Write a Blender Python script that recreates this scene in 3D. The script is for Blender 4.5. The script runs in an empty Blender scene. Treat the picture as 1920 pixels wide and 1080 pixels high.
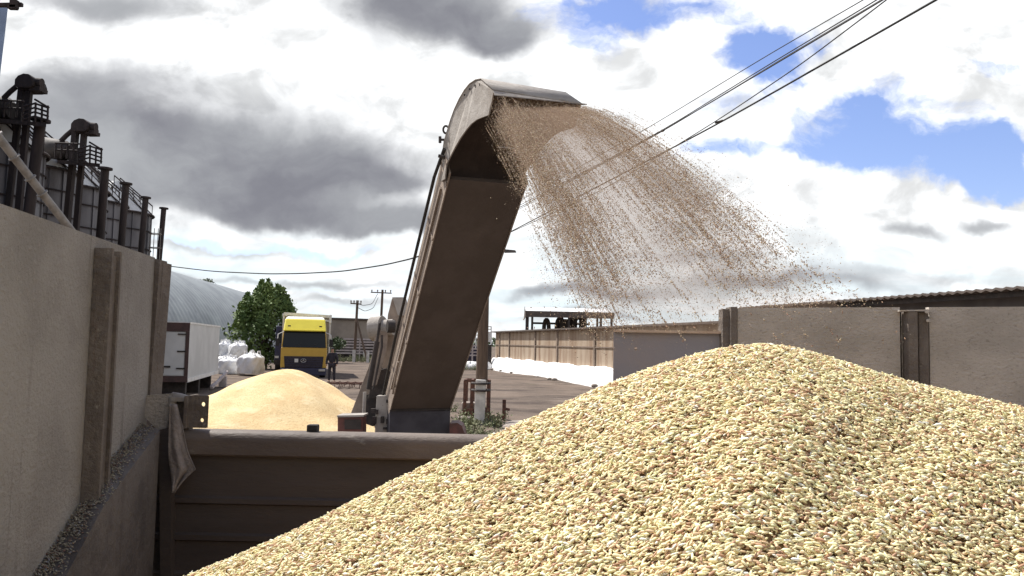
import bpy, bmesh, math, random
import numpy as np
from mathutils import Vector, Matrix
random.seed(7); rng = np.random.default_rng(7)
S = bpy.context.scene
COL = S.collection
# ------------------------------------------------------------------ camera
F = 1500.0; EYE = 2.1
PITCH = math.atan(105/F); ROLL = math.radians(1.2)
fwd = Vector((0, math.cos(PITCH), math.sin(PITCH)))
up0 = Vector((0, -math.sin(PITCH), math.cos(PITCH))); r0 = Vector((1, 0, 0))
cup = up0*math.cos(ROLL) - r0*math.sin(ROLL)
crt = r0*math.cos(ROLL) + up0*math.sin(ROLL)
cam = bpy.data.cameras.new('camera'); co = bpy.data.objects.new('camera', cam); COL.objects.link(co)
M = Matrix.Identity(4)
for i in range(3):
    M[i][0] = crt[i]; M[i][1] = cup[i]; M[i][2] = -fwd[i]
M[2][3] = EYE
co.matrix_world = M
cam.sensor_width = 36; cam.lens = 36*F/1920; cam.clip_start = 0.05; cam.clip_end = 3000
S.camera = co
E3 = Vector((0, 0, EYE))
def ray(px, py): return crt*((px-960)/F) + cup*((540-py)/F) + fwd
def at(px, py, Y):                        # reference pixel at distance Y (metres ahead)
    d = ray(px, py); return E3 + d*(Y/d.y)
def on_plane(px, py, p0, n):
    d = ray(px, py); return E3 + d*((p0-E3).dot(n)/d.dot(n))
V = Vector
# ------------------------------------------------------------------ object helpers
def tag(o, label=None, cat=None, group=None, kind=None):
    if label: o['label'] = label
    if cat: o['category'] = cat
    if group: o['group'] = group
    if kind: o['kind'] = kind
    return o
def thing(name, loc, label, cat, group=None, rz=0):
    o = bpy.data.objects.new(name, None); COL.objects.link(o); o.location = loc
    o.rotation_euler = (0, 0, rz); o.empty_display_size = .2
    return tag(o, label, cat, group)
def root_of(o):
    while o.parent: o = o.parent
    return o
class MB:
    def __init__(s): s.v = []; s.f = []; s.sm = []
    def add(s, vs, fs, smooth=False):
        b = len(s.v); s.v += [tuple(v) for v in vs]
        for f in fs: s.f.append([b+i for i in f]); s.sm.append(smooth)
        return s
    def prism(s, pts, off):               # polygon extruded by a vector
        n = len(pts); off = V(off); pts = [V(p) for p in pts]
        vs = pts + [p+off for p in pts]
        fs = [list(range(n)), list(range(2*n-1, n-1, -1))]
        for i in range(n):
            j = (i+1) % n; fs.append([j, i, n+i, n+j])
        return s.add(vs, fs)
    def box(s, c, size, ax=None, rz=0):
        c = V(c)
        if ax is None:
            ax = (V((math.cos(rz), math.sin(rz), 0)), V((-math.sin(rz), math.cos(rz), 0)), V((0, 0, 1)))
        x, y, z = [a*(d/2) for a, d in zip(ax, size)]
        return s.prism([c-x-y-z, c+x-y-z, c+x+y-z, c-x+y-z], z*2)
    def bar(s, a, b, w, h=None, upv=(0, 0, 1)):
        a = V(a); b = V(b); h = h or w; d = (b-a); L = d.length; d = d/L
        u = V(upv)
        if abs(d.dot(u)) > .95: u = V((1, 0, 0))
        x = d.cross(u).normalized(); y = x.cross(d)
        return s.box((a+b)/2, (w, L, h), (x, d, y))
    def tube(s, pts, r, n=8, cap=True):
        pts = [V(p) for p in pts]; rr = r if isinstance(r, (list, tuple)) else [r]*len(pts)
        vs = []; prev = None
        for i, p in enumerate(pts):
            t = (pts[min(i+1, len(pts)-1)]-pts[max(i-1, 0)]).normalized()
            if prev is None:
                u = V((0, 0, 1)) if abs(t.z) < .9 else V((1, 0, 0))
                x = t.cross(u).normalized()
            else: x = (prev - t*prev.dot(t)).normalized()
            prev = x; y = t.cross(x)
            for k in range(n):
                a = 2*math.pi*k/n; vs.append(p + (x*math.cos(a)+y*math.sin(a))*rr[i])
        fs = []
        for i in range(len(pts)-1):
            for k in range(n):
                k2 = (k+1) % n; fs.append([i*n+k, i*n+k2, (i+1)*n+k2, (i+1)*n+k])
        s.add(vs, fs, True)
        if cap:
            s.add(vs[:n], [list(range(n-1, -1, -1))]); s.add(vs[-n:], [list(range(n))])
        return s
    def lathe(s, prof, c=(0, 0, 0), n=24, smooth=True):   # (r, z) profile about vertical axis
        vs = []; c = V(c)
        for r, z in prof:
            for k in range(n):
                a = 2*math.pi*k/n; vs.append(c+V((r*math.cos(a), r*math.sin(a), z)))
        fs = []
        for i in range(len(prof)-1):
            for k in range(n):
                k2 = (k+1) % n; fs.append([i*n+k, i*n+k2, (i+1)*n+k2, (i+1)*n+k])
        return s.add(vs, fs, smooth)
    def grid(s, fn, nu, nv, smooth=True):
        vs = [fn(i/nu, j/nv) for j in range(nv+1) for i in range(nu+1)]
        fs = [[j*(nu+1)+i, j*(nu+1)+i+1, (j+1)*(nu+1)+i+1, (j+1)*(nu+1)+i] for j in range(nv) for i in range(nu)]
        return s.add(vs, fs, smooth)
    def holed(s, o, ux, uy, W, H, holes, th, nrm):
        """plate W x H with round holes stacked along uy; holes = [(cx, cy, r)], one per horizontal strip"""
        ys = [0] + [(holes[i][1]+holes[i+1][1])/2 for i in range(len(holes)-1)] + [H]
        n = 24
        for (cx, cy, r), y0, y1 in zip(holes, ys[:-1], ys[1:]):
            A = []; B = []
            for k in range(n):
                a = 2*math.pi*(k+.5)/n; c_, s_ = math.cos(a), math.sin(a)
                B.append((cx+r*c_, cy+r*s_))
                tx = ((W-cx) if c_ > 0 else cx)/max(abs(c_), 1e-6); ty = ((y1-cy) if s_ > 0 else (cy-y0))/max(abs(s_), 1e-6)
                t = min(tx, ty); A.append((cx+t*c_, cy+t*s_))
            P = lambda q, d: V(o)+V(ux)*q[0]+V(uy)*q[1]+V(nrm)*d
            corners = [(W, y1), (0, y1), (0, y0), (W, y0)]
            vs = [P(q, 0) for q in A]+[P(q, 0) for q in B]+[P(q, th) for q in A]+[P(q, th) for q in B]
            fs = []
            for k in range(n):
                j = (k+1) % n
                fs += [[k, j, n+j, n+k], [2*n+j, 2*n+k, 3*n+k, 3*n+j], [n+k, n+j, 3*n+j, 3*n+k]]
                # corner fill
                for cc in corners:
                    a1, a2 = A[k], A[j]
                    on = lambda q: (abs(q[0]-cc[0]) < 1e-6, abs(q[1]-cc[1]) < 1e-6)
                    o1, o2 = on(a1), on(a2)
                    if (o1[0] and o2[1] and not o2[0]) or (o1[1] and o2[0] and not o2[1]):
                        if abs(a1[0]-cc[0])+abs(a2[0]-cc[0]) < W and abs(a1[1]-cc[1])+abs(a2[1]-cc[1]) < (y1-y0):
                            b = len(vs); vs += [P(cc, 0), P(cc, th)]
                            fs += [[k, b, j], [2*n+k, 2*n+j, b+1]]
            s.add(vs, fs)
        return s
    def build(s, name, m, parent=None, loc=None):
        me = bpy.data.meshes.new(name)
        base = V((0, 0, 0))
        if parent is not None:
            base = V(root_of(parent).location)
        elif loc is not None: base = V(loc)
        me.from_pydata([tuple(V(v)-base) for v in s.v], [], s.f)
        bm = bmesh.new(); bm.from_mesh(me); bmesh.ops.recalc_face_normals(bm, faces=bm.faces); bm.to_mesh(me); bm.free()
        me.polygons.foreach_set('use_smooth', s.sm); me.update()
        me.materials.append(m)
        o = bpy.data.objects.new(name, me); COL.objects.link(o)
        if parent is not None: o.parent = parent
        else: o.location = base
        return o
def bevel(o, w=.01, seg=2):
    b = o.modifiers.new('bevel', 'BEVEL'); b.width = w; b.segments = seg; b.limit_method = 'ANGLE'; return o
def copy_tree(o, parent=None):
    c = o.copy(); COL.objects.link(c)
    if parent is not None: c.parent = parent
    for ch in list(o.children): copy_tree(ch, c)
    return c
# ------------------------------------------------------------------ materials
def mat(name, c1, c2=None, rough=.75, scale=6.0, bump=.15, metal=0.0, c3=None, stretch=(1, 1, 1), lo=.38, hi=.62, bscale=None, c3lo=.62, c3hi=.72, c3scale=None, spec=.3, st=None, stlo=.56, sthi=.74, stm=(9, 9, .6)):
    m = bpy.data.materials.new(name); m.use_nodes = True
    nt = m.node_tree; N = nt.nodes; L = nt.links; N.clear()
    out = N.new('ShaderNodeOutputMaterial'); b = N.new('ShaderNodeBsdfPrincipled')
    L.new(b.outputs[0], out.inputs[0])
    b.inputs['Roughness'].default_value = rough; b.inputs['Metallic'].default_value = metal
    b.inputs['Specular IOR Level'].default_value = spec
    tc = N.new('ShaderNodeTexCoord'); mp = N.new('ShaderNodeMapping'); mp.inputs['Scale'].default_value = stretch
    L.new(tc.outputs['Object'], mp.inputs[0])
    def noise(sc, det=8, ro=.6):
        n = N.new('ShaderNodeTexNoise'); n.inputs['Scale'].default_value = sc; n.inputs['Detail'].default_value = det
        n.inputs['Roughness'].default_value = ro; L.new(mp.outputs[0], n.inputs['Vector']); return n
    n1 = noise(scale)
    r = N.new('ShaderNodeMapRange'); r.interpolation_type = 'SMOOTHSTEP'; L.new(n1.outputs[0], r.inputs[0])
    r.inputs[1].default_value = lo; r.inputs[2].default_value = hi
    mx = N.new('ShaderNodeMix'); mx.data_type = 'RGBA'; L.new(r.outputs[0], mx.inputs[0])
    c2 = c2 or tuple(x*.75 for x in c1)
    mx.inputs[6].default_value = (*c1, 1); mx.inputs[7].default_value = (*c2, 1)
    col = mx.outputs[2]
    if c3:
        n3 = noise(c3scale or scale*2.7, 10, .7); r3 = N.new('ShaderNodeMapRange'); L.new(n3.outputs[0], r3.inputs[0])
        r3.inputs[1].default_value = c3lo; r3.inputs[2].default_value = c3hi
        m3 = N.new('ShaderNodeMix'); m3.data_type = 'RGBA'; L.new(r3.outputs[0], m3.inputs[0])
        L.new(col, m3.inputs[6]); m3.inputs[7].default_value = (*c3, 1); col = m3.outputs[2]
    if st:
        m4 = N.new('ShaderNodeMapping'); m4.inputs['Scale'].default_value = stm; L.new(tc.outputs['Object'], m4.inputs[0])
        n4 = N.new('ShaderNodeTexNoise'); n4.inputs['Scale'].default_value = 1.6; n4.inputs['Detail'].default_value = 9; n4.inputs['Roughness'].default_value = .68; L.new(m4.outputs[0], n4.inputs['Vector'])
        r4 = N.new('ShaderNodeMapRange'); L.new(n4.outputs[0], r4.inputs[0]); r4.inputs[1].default_value = stlo; r4.inputs[2].default_value = sthi
        x4 = N.new('ShaderNodeMix'); x4.data_type = 'RGBA'; L.new(r4.outputs[0], x4.inputs[0]); L.new(col, x4.inputs[6]); x4.inputs[7].default_value = (*st, 1); col = x4.outputs[2]
    L.new(col, b.inputs['Base Color'])
    if bump:
        nb = noise(bscale or scale*5, 6, .65); bp = N.new('ShaderNodeBump'); bp.inputs['Strength'].default_value = min(1, bump*2)
        bp.inputs['Distance'].default_value = .02; L.new(nb.outputs[0], bp.inputs['Height']); L.new(bp.outputs[0], b.inputs['Normal'])
    return m
def attr_mat(name, rough=.55, spec=.25, sss=0):
    m = bpy.data.materials.new(name); m.use_nodes = True; nt = m.node_tree
    b = nt.nodes['Principled BSDF']; a = nt.nodes.new('ShaderNodeAttribute'); a.attribute_name = 'tint'
    nt.links.new(a.outputs['Color'], b.inputs['Base Color']); b.inputs['Roughness'].default_value = rough
    b.inputs['Specular IOR Level'].default_value = spec
    return m
def emit_free(name, c, rough=.1, spec=.5):
    m = bpy.data.materials.new(name); m.use_nodes = True; b = m.node_tree.nodes['Principled BSDF']
    b.inputs['Base Color'].default_value = (*c, 1); b.inputs['Roughness'].default_value = rough; b.inputs['Specular IOR Level'].default_value = spec
    return m
K = {}
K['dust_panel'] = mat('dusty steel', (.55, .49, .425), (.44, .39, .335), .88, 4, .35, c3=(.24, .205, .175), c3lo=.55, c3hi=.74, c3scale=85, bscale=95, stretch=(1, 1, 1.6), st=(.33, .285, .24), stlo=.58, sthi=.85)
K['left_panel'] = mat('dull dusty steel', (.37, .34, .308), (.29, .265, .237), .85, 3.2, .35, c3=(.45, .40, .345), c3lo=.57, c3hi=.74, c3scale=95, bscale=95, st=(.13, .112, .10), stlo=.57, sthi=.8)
K['ledge'] = mat('dusty ledge', (.16, .14, .125), (.11, .096, .087), .9, 7, .3, c3=(.24, .21, .18), c3scale=50, st=(.08, .068, .06), stlo=.58, sthi=.8)
K['dust_post'] = mat('rusty post', (.185, .155, .13), (.135, .112, .095), .88, 7, .35, c3=(.27, .235, .20), c3scale=60, c3lo=.58, st=(.12, .075, .05), stlo=.6, sthi=.75, stm=(14, 14, 2))
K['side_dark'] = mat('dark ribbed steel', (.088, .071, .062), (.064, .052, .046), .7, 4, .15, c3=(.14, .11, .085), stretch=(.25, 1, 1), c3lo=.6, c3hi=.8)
K['rail'] = mat('worn rail', (.17, .135, .11), (.12, .095, .08), .6, 6, .15, c3=(.28, .25, .21), stretch=(.4, 1, 1))
K['blue_panel'] = mat('blue grey paint', (.25, .238, .255), (.29, .25, .238), .7, 3, .1, c3=(.30, .25, .20), c3lo=.66, c3hi=.8)
K['sunlit_lip'] = mat('sunlit dusty lip', (.55, .42, .31), (.45, .33, .24), .7, 10)  # pale tan carries the sun on the board's top edge, plus dust
K['cloth'] = mat('dirty cloth', (.27, .235, .215), (.19, .165, .15), .95, 12, .3)
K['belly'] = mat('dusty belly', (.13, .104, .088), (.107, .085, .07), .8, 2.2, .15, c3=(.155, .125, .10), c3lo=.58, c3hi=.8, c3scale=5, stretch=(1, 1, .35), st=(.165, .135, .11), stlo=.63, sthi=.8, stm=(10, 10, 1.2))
K['boot'] = mat('dark blue boot', (.075, .07, .08), (.055, .05, .06), .7, 3, .1)
K['grey_paint'] = mat('dusty grey paint', (.40, .37, .335), (.31, .28, .25), .75, 5, .2, c3=(.15, .115, .09), c3lo=.62, c3hi=.73, c3scale=22, st=(.24, .20, .165), stlo=.56, sthi=.75, spec=.12)
K['tan_paint'] = mat('dusty tan paint', (.34, .275, .22), (.25, .20, .165), .75, 5, .15, c3=(.12, .085, .065), c3lo=.62, c3hi=.74)
K['dust_inside'] = mat('grain dust lining', (.34, .235, .16), (.25, .17, .115), .9, 6, .2, stretch=(1, 1, .3))
K['hood_in'] = mat('shaded hood inside', (.10, .078, .066), (.075, .058, .05), .85, 5, .1)  # dark colour carries the shade inside the hood
K['rubber'] = mat('rubber', (.03, .028, .027), (.045, .04, .037), .75, 10)
K['brown_red'] = mat('brown red paint', (.16, .065, .055), (.10, .05, .042), .6, 8, .1)
K['dark_steel'] = mat('dark steel', (.06, .048, .043), (.035, .03, .028), .7, 6)
K['soot'] = mat('weathered dark pipe', (.048, .036, .034), (.03, .024, .023), .85, 5, .1, stretch=(1, 1, .2))
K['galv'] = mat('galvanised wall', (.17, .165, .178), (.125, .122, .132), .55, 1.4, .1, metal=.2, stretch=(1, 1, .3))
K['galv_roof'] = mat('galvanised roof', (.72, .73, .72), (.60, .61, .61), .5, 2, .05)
K['hangar'] = mat('hangar sheet', (.27, .295, .30), (.205, .225, .235), .5, .35, .05, metal=.25, c3=(.42, .44, .45), c3lo=.58, c3hi=.75, c3scale=.9, stretch=(1, 1, 2.0))
K['auger'] = mat('pale auger tube', (.27, .25, .23), (.19, .175, .16), .6, 4)
K['tower_blue'] = mat('pale blue cladding', (.25, .33, .48), (.20, .27, .40), .6, 2)
K['white_box'] = mat('white fridge body', (.60, .60, .585), (.52, .52, .505), .6, .8, .03, c3=(.40, .39, .37), c3lo=.68, c3hi=.85, st=(.42, .40, .37), stlo=.64, sthi=.85, stm=(2, 2, .5))
K['box_frame'] = mat('brown box frame', (.095, .055, .05), (.07, .045, .04), .7, 4)
K['bag'] = mat('woven white bag', (.88, .88, .875), (.78, .78, .77), .8, 5, .5, bscale=9)
K['yellow'] = mat('yellow cab paint', (.88, .74, .07), (.84, .70, .065), .35, 3, 0, spec=.5)
K['dim_yellow'] = mat('shaded mustard paint', (.60, .37, .055), (.55, .34, .05), .4, 3, 0, spec=.5)  # cab yellow darkened: shade on the lower front is put into the colour
K['white_paint'] = mat('white paint', (.8, .79, .76), (.68, .66, .62), .5, 4, 0)
K['glass'] = emit_free('dark glass', (.012, .015, .018), .12, .22)
K['navy'] = mat('navy paint', (.035, .035, .07), (.05, .045, .075), .5, 4, 0)
K['grille'] = mat('dark grille', (.03, .025, .035), (.05, .04, .05), .5, 10)
K['chrome'] = mat('dull metal', (.5, .5, .5), (.4, .4, .4), .3, 10, 0, metal=.8)
K['tarp'] = mat('beige tarp', (.42, .37, .29), (.34, .30, .24), .8, 2, .1)
K['plaster'] = mat('beige plaster', (.34, .29, .235), (.27, .23, .19), .9, .5, .1, c3=(.22, .19, .16), c3lo=.62, c3hi=.8)
K['barn_wall'] = mat('weathered boards', (.40, .32, .24), (.27, .19, .13), .9, .55, .2, c3=(.20, .12, .075), c3lo=.56, c3hi=.66, c3scale=.8, stretch=(3, 3, .35))
K['barn_post'] = mat('grey brown post', (.24, .185, .15), (.17, .13, .10), .9, 3)
K['whitewash'] = mat('white sheeting', (.90, .90, .89), (.84, .835, .82), .8, 2, .3)
K['roof_dark'] = mat('old slate roof', (.13, .105, .09), (.09, .072, .062), .85, 1.5, .2)
K['grey_wall'] = mat('grey block wall', (.16, .15, .15), (.12, .115, .115), .9, 1.2, .1, stretch=(1, 1, .4))
K['wood'] = mat('old pole wood', (.15, .105, .075), (.10, .07, .052), .9, 3, .3, stretch=(6, 6, .4))
K['concrete'] = mat('whitewashed concrete', (.62, .60, .56), (.45, .43, .40), .85, 4, .2)
K['rust'] = mat('rusty angle iron', (.16, .08, .055), (.09, .05, .04), .85, 10, .2)
K['wire'] = mat('cable', (.05, .045, .045), (.03, .03, .03), .7, 3, 0)
K['fence'] = mat('weathered rails', (.52, .46, .44), (.38, .33, .315), .85, 2, .2)
K['bark'] = mat('bark', (.10, .075, .055), (.06, .045, .035), .9, 6, .3)
K['heap'] = mat('grain heap', (.78, .60, .33), (.69, .50, .26), .95, 2.2, .7, bscale=34, c3=(.47, .31, .145), c3lo=.50, c3hi=.72, c3scale=36, st=(.85, .70, .43), stlo=.54, sthi=.72, stm=(1.4, 3, 3))
K['pile_base'] = mat('grain under layer', (.40, .28, .13), (.28, .17, .08), .95, 60, .6, bscale=150)
K['cloth_dark'] = mat('dark work clothes', (.035, .032, .04), (.05, .045, .055), .9, 8)
K['skin'] = emit_free('skin', (.45, .27, .19), .6, .3)
K['stone'] = mat('dusty rubble', (.35, .30, .26), (.22, .19, .165), .9, 6, .3)
K['lamp'] = mat('lamp grey', (.12, .11, .11), (.08, .075, .075), .6, 5)

def leaf_mat(name, c1, c2):
    m = mat(name, c1, c2, .7, .9, 0, lo=.4, hi=.6)
    return m
K['leaf'] = leaf_mat('leaf green', (.085, .135, .04), (.15, .205, .06))
K['leaf_far'] = leaf_mat('leaf far', (.05, .075, .03), (.07, .095, .04))
K['weed'] = leaf_mat('weed leaf', (.11, .135, .055), (.17, .17, .09))

# ground material
def ground_mat():
    m = bpy.data.materials.new('packed dirt'); m.use_nodes = True; nt = m.node_tree; N = nt.nodes; L = nt.links
    b = N['Principled BSDF']; b.inputs['Roughness'].default_value = .95; b.inputs['Specular IOR Level'].default_value = .1
    tc = N.new('ShaderNodeTexCoord')
    def noise(sc, stretch=(1, 1, 1), det=8, rot=0):
        mp = N.new('ShaderNodeMapping'); mp.inputs['Scale'].default_value = stretch; mp.inputs['Rotation'].default_value = (0, 0, rot)
        L.new(tc.outputs['Object'], mp.inputs[0]); n = N.new('ShaderNodeTexNoise'); n.inputs['Scale'].default_value = sc; n.inputs['Detail'].default_value = det
        n.inputs['Roughness'].default_value = .65; L.new(mp.outputs[0], n.inputs['Vector']); return n.outputs[0]
    def mix(fac, a, c, lo, hi):
        r = N.new('ShaderNodeMapRange'); r.interpolation_type = 'SMOOTHSTEP'; L.new(fac, r.inputs[0]); r.inputs[1].default_value = lo; r.inputs[2].default_value = hi
        x = N.new('ShaderNodeMix'); x.data_type = 'RGBA'; L.new(r.outputs[0], x.inputs[0])
        if isinstance(a, tuple): x.inputs[6].default_value = (*a, 1)
        else: L.new(a, x.inputs[6])
        x.inputs[7].default_value = (*c, 1); return x.outputs[2]
    c = mix(noise(.25), (.165, .128, .102), (.122, .096, .078), .4, .6)
    c = mix(noise(.5, (.45, 1.25, 1), rot=.45), c, (.08, .062, .052), .48, .6)
    c = mix(noise(.35, (.35, 1.3, 1), rot=.3), c, (.28, .23, .185), .58, .68)
    c = mix(noise(2.2), c, (.22, .18, .145), .58, .74)
    gx = noise(.09, det=5); c = mix(gx, c, (.13, .13, .06), .6, .68)
    L.new(c, b.inputs['Base Color'])
    bp = N.new('ShaderNodeBump'); bp.inputs['Strength'].default_value = .8; bp.inputs['Distance'].default_value = .12
    L.new(noise(1.3), bp.inputs['Height']); L.new(bp.outputs[0], b.inputs['Normal'])
    return m
# ------------------------------------------------------------------ ground
def gz(x, y):
    d = math.hypot(x, y)
    return .05*math.sin(x*.35+1)*math.sin(y*.27) + .03*math.sin(x*1.1+y*.6) - .03
def ground():
    xs = sorted(set([-1500, -900, -500, -300, -200, -120, -80]+[x*1.5 for x in range(-34, 24)]+[50, 80, 120, 200, 300, 500, 900, 1500]))
    ys = sorted(set([-600, -300, -150, -80, -40, -20, -10, 0]+[y*1.5 for y in range(2, 76)]+[130, 160, 200, 300, 500, 900, 1600]))
    vs = [(x, y, gz(x, y)) for y in ys for x in xs]; n = len(xs)
    fs = [[j*n+i, j*n+i+1, (j+1)*n+i+1, (j+1)*n+i] for j in range(len(ys)-1) for i in range(n-1)]
    m = MB(); m.add(vs, fs, True); o = m.build('ground', ground_mat()); tag(o, 'bare brown packed dirt yard with tyre ruts', 'ground', kind='structure')
ground()
# ------------------------------------------------------------------ grain meshes (numpy)
def unit_grain(ns=6, nr=3):
    pts = [(-1, 0, 0)]
    for i in range(nr):
        t = -1+2*(i+1)/(nr+1); r = math.sqrt(1-t*t)*(1.0 if t < 0 else .92)
        for k in range(ns):
            a = 2*math.pi*k/ns; pts.append((t, r*math.cos(a), r*math.sin(a)))
    pts.append((1, 0, 0)); tri = []; quad = []
    for k in range(ns): tri.append((0, 1+(k+1) % ns, 1+k))
    for i in range(nr-1):
        for k in range(ns):
            k2 = (k+1) % ns; quad.append((1+i*ns+k, 1+i*ns+k2, 1+(i+1)*ns+k2, 1+(i+1)*ns+k))
    l = 1+(nr-1)*ns
    for k in range(ns): tri.append((l+k, l+(k+1) % ns, len(pts)-1))
    return np.array(pts), np.array(tri), np.array(quad).reshape(-1, 4)
def rot_frames(nrm, dirv):
    z = nrm/np.linalg.norm(nrm, axis=1, keepdims=True)
    x = dirv - z*(dirv*z).sum(1, keepdims=True); x /= np.linalg.norm(x, axis=1, keepdims=True)
    y = np.cross(z, x); return x, y, z
def grain_mesh(name, pos, x, y, z, length, width, thick, colors, m, ns=6, nr=3, base=None, loc=(0, 0, 0)):
    up, tri, quad = unit_grain(ns, nr); n = len(pos); k = len(up)
    loc = np.array(loc)
    P = (pos-loc)[:, None, :] + up[None, :, 0:1]*(length[:, None]/2)[:, :, None]*x[:, None, :] \
        + up[None, :, 1:2]*(width[:, None]/2)[:, :, None]*y[:, None, :] + up[None, :, 2:3]*(thick[:, None]/2)[:, :, None]*z[:, None, :]
    verts = P.reshape(-1, 3); offs = (np.arange(n)*k)[:, None, None]
    T = (tri[None]+offs).reshape(-1, 3); Q = (quad[None]+offs).reshape(-1, 4)
    cols = np.repeat(colors, k, axis=0)
    if base is not None:
        bv, bq, bc = base; Q = np.vstack([Q, bq+len(verts)]); verts = np.vstack([verts, bv-loc]); cols = np.vstack([cols, np.tile(bc, (len(bv), 1))])
    me = bpy.data.meshes.new(name)
    me.vertices.add(len(verts)); me.vertices.foreach_set('co', verts.astype(np.float32).ravel())
    nl = T.size+Q.size; me.loops.add(nl); me.loops.foreach_set('vertex_index', np.concatenate([T.ravel(), Q.ravel()]).astype(np.int32))
    me.polygons.add(len(T)+len(Q))
    st = np.concatenate([np.arange(len(T))*3, T.size+np.arange(len(Q))*4]).astype(np.int32)
    me.polygons.foreach_set('loop_start', st)
    me.polygons.foreach_set('use_smooth', np.ones(len(st), dtype=bool))
    me.update(calc_edges=True)
    a = me.color_attributes.new('tint', 'FLOAT_COLOR', 'POINT')
    a.data.foreach_set('color', np.hstack([cols, np.ones((len(cols), 1))]).astype(np.float32).ravel())
    me.materials.append(m); o = bpy.data.objects.new(name, me); COL.objects.link(o); o.location = loc
    return o
def grain_colors(n, dull=1.0):
    c = np.empty((n, 3)); t = rng.random(n)
    base = np.array([.90, .80, .465]); c[:] = base
    j = t < .10; c[j] = [.47, .27, .16]
    j = (t > .13) & (t < .31); c[j] = [.70, .50, .29]
    j = t > .93; c[j] = [.90, .87, .72]
    j = (t > .36) & (t < .365); c[j] = [.14, .10, .06]
    j = (t > .60) & (t < .74); c[j] = [.82, .69, .41]
    c *= (1+rng.normal(0, .10, (n, 1))); c *= dull
    return np.clip(c, .02, .92)
GM = attr_mat('grain kernels', .5, .3)
# ------------------------------------------------------------------ grain pile in the trailer
cr_px = np.array([-900, -300, 100, 380, 500, 600, 700, 820, 940, 1050, 1150, 1250, 1350, 1430, 1510, 1600, 1720, 1920, 2200, 2700])
cr_py = np.array([1450, 1320, 1190, 1083, 1032, 985, 932, 872, 818, 769, 724, 688, 660, 650, 662, 692, 728, 772, 850, 980])
_gx = np.arange(-900, 2701, 5.0); _gy = np.interp(_gx, cr_px, cr_py); _k = np.exp(-np.linspace(-2.2, 2.2, 31)**2); _k /= _k.sum()
_gs = np.convolve(np.pad(_gy, 15, mode='edge'), _k, mode='valid'); cr_px, cr_py = _gx, _gs-(_gs-_gy)*0
def crest_m(u):                            # slope below eye of the crest along column u = X/Y
    px = 960+u*F                           # column ~ pixel, refined by the roll
    py = np.interp(px, cr_px, cr_py)
    for _ in range(2):
        px = 960+u*F + (py-648)*math.sin(ROLL)*-1.0
        py = np.interp(px, cr_px, cr_py)
    xc = (px-960)/F; yc = (540-py)/F
    d = np.stack([crt[i]*xc+cup[i]*yc+fwd[i] for i in range(3)], -1)
    return -d[..., 2]/d[..., 1]
def pile_z(u, Y):
    mc = crest_m(u); dc = 1.16 + .02*np.sin(u*9) + .10*np.clip(u-.25, 0, 1)
    t = Y-dc
    q = np.where(t < 0, .46*(np.sqrt(t*t+.06**2)-.06), .52*(np.sqrt(t*t+.05**2)-.05))
    und = .006*np.sin(u*14+Y*5)*np.clip(-t*4, 0, 1)+.004*np.sin(u*31-Y*17)*np.clip(-t*4, 0, 1)
    return EYE - mc*Y - q + und
uu = np.linspace(-.78, .95, 150); yy = np.concatenate([np.linspace(.16, 1.3, 90), np.linspace(1.33, 2.2, 30)])
UU, YY = np.meshgrid(uu, yy); ZZ = np.maximum(pile_z(UU, YY), 1.16)
bv = np.stack([UU*YY, YY, ZZ-.003], -1).reshape(-1, 3)
nu = len(uu); nyv = len(yy)
bq = np.array([[j*nu+i, j*nu+i+1, (j+1)*nu+i+1, (j+1)*nu+i] for j in range(nyv-1) for i in range(nu-1)])
def pile_points(n):
    # sample uniformly in area of (X, Y)
    X = rng.uniform(-.95, 1.42, n*3); Y = rng.uniform(.42, 1.65, n*3); u = X/Y
    k = (u > -.70) & (u < .945) & (pile_z(u, Y) > 1.2)
    # cull what lies far below the frame
    mm = (EYE-pile_z(u, Y))/Y; k &= (mm < .36) & ((Y < 1.36) | (rng.random(len(Y)) < .5))
    return X[k][:n], Y[k][:n]
NG = 158000
X, Y = pile_points(NG); n = len(X); u = X/Y; Z = pile_z(u, Y); e = .004
dzx = (pile_z((X+e)/Y, Y)-Z)/e; dzy = (pile_z(X/(Y+e), Y+e)-Z)/e
nrm = np.stack([-dzx, -dzy, np.ones(n)], -1); nrm /= np.linalg.norm(nrm, axis=1, keepdims=True)
tilt = nrm + rng.normal(0, .42, (n, 3))
ang = rng.normal(.12, .55, n)              # kernels tend to lie across the slope
dv = np.stack([np.cos(ang), np.sin(ang), rng.normal(0, .15, n)], -1)
x_, y_, z_ = rot_frames(tilt, dv)
lift = rng.random(n)**1.25*.0078-.0012
pos = np.stack([X, Y, Z], -1)+nrm*lift[:, None]
Ln = np.clip(rng.normal(.0087, .0014, n), .003, .013)*np.where(rng.random(n) < .14, .55, 1.0); Wn = Ln*rng.normal(.31, .05, n)+.0002
o = grain_mesh('grain_pile', pos, x_, y_, z_, Ln, Wn, Wn*.72, grain_colors(n), GM, base=(bv, bq, np.array([.20, .12, .055])), loc=(.36, 1.16, 1.16))  # under-layer painted dark brown so gaps between kernels look shaded
tag(o, 'large mound of loose cream and reddish grain kernels heaped inside the trailer', 'grain', kind='stuff')

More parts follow.
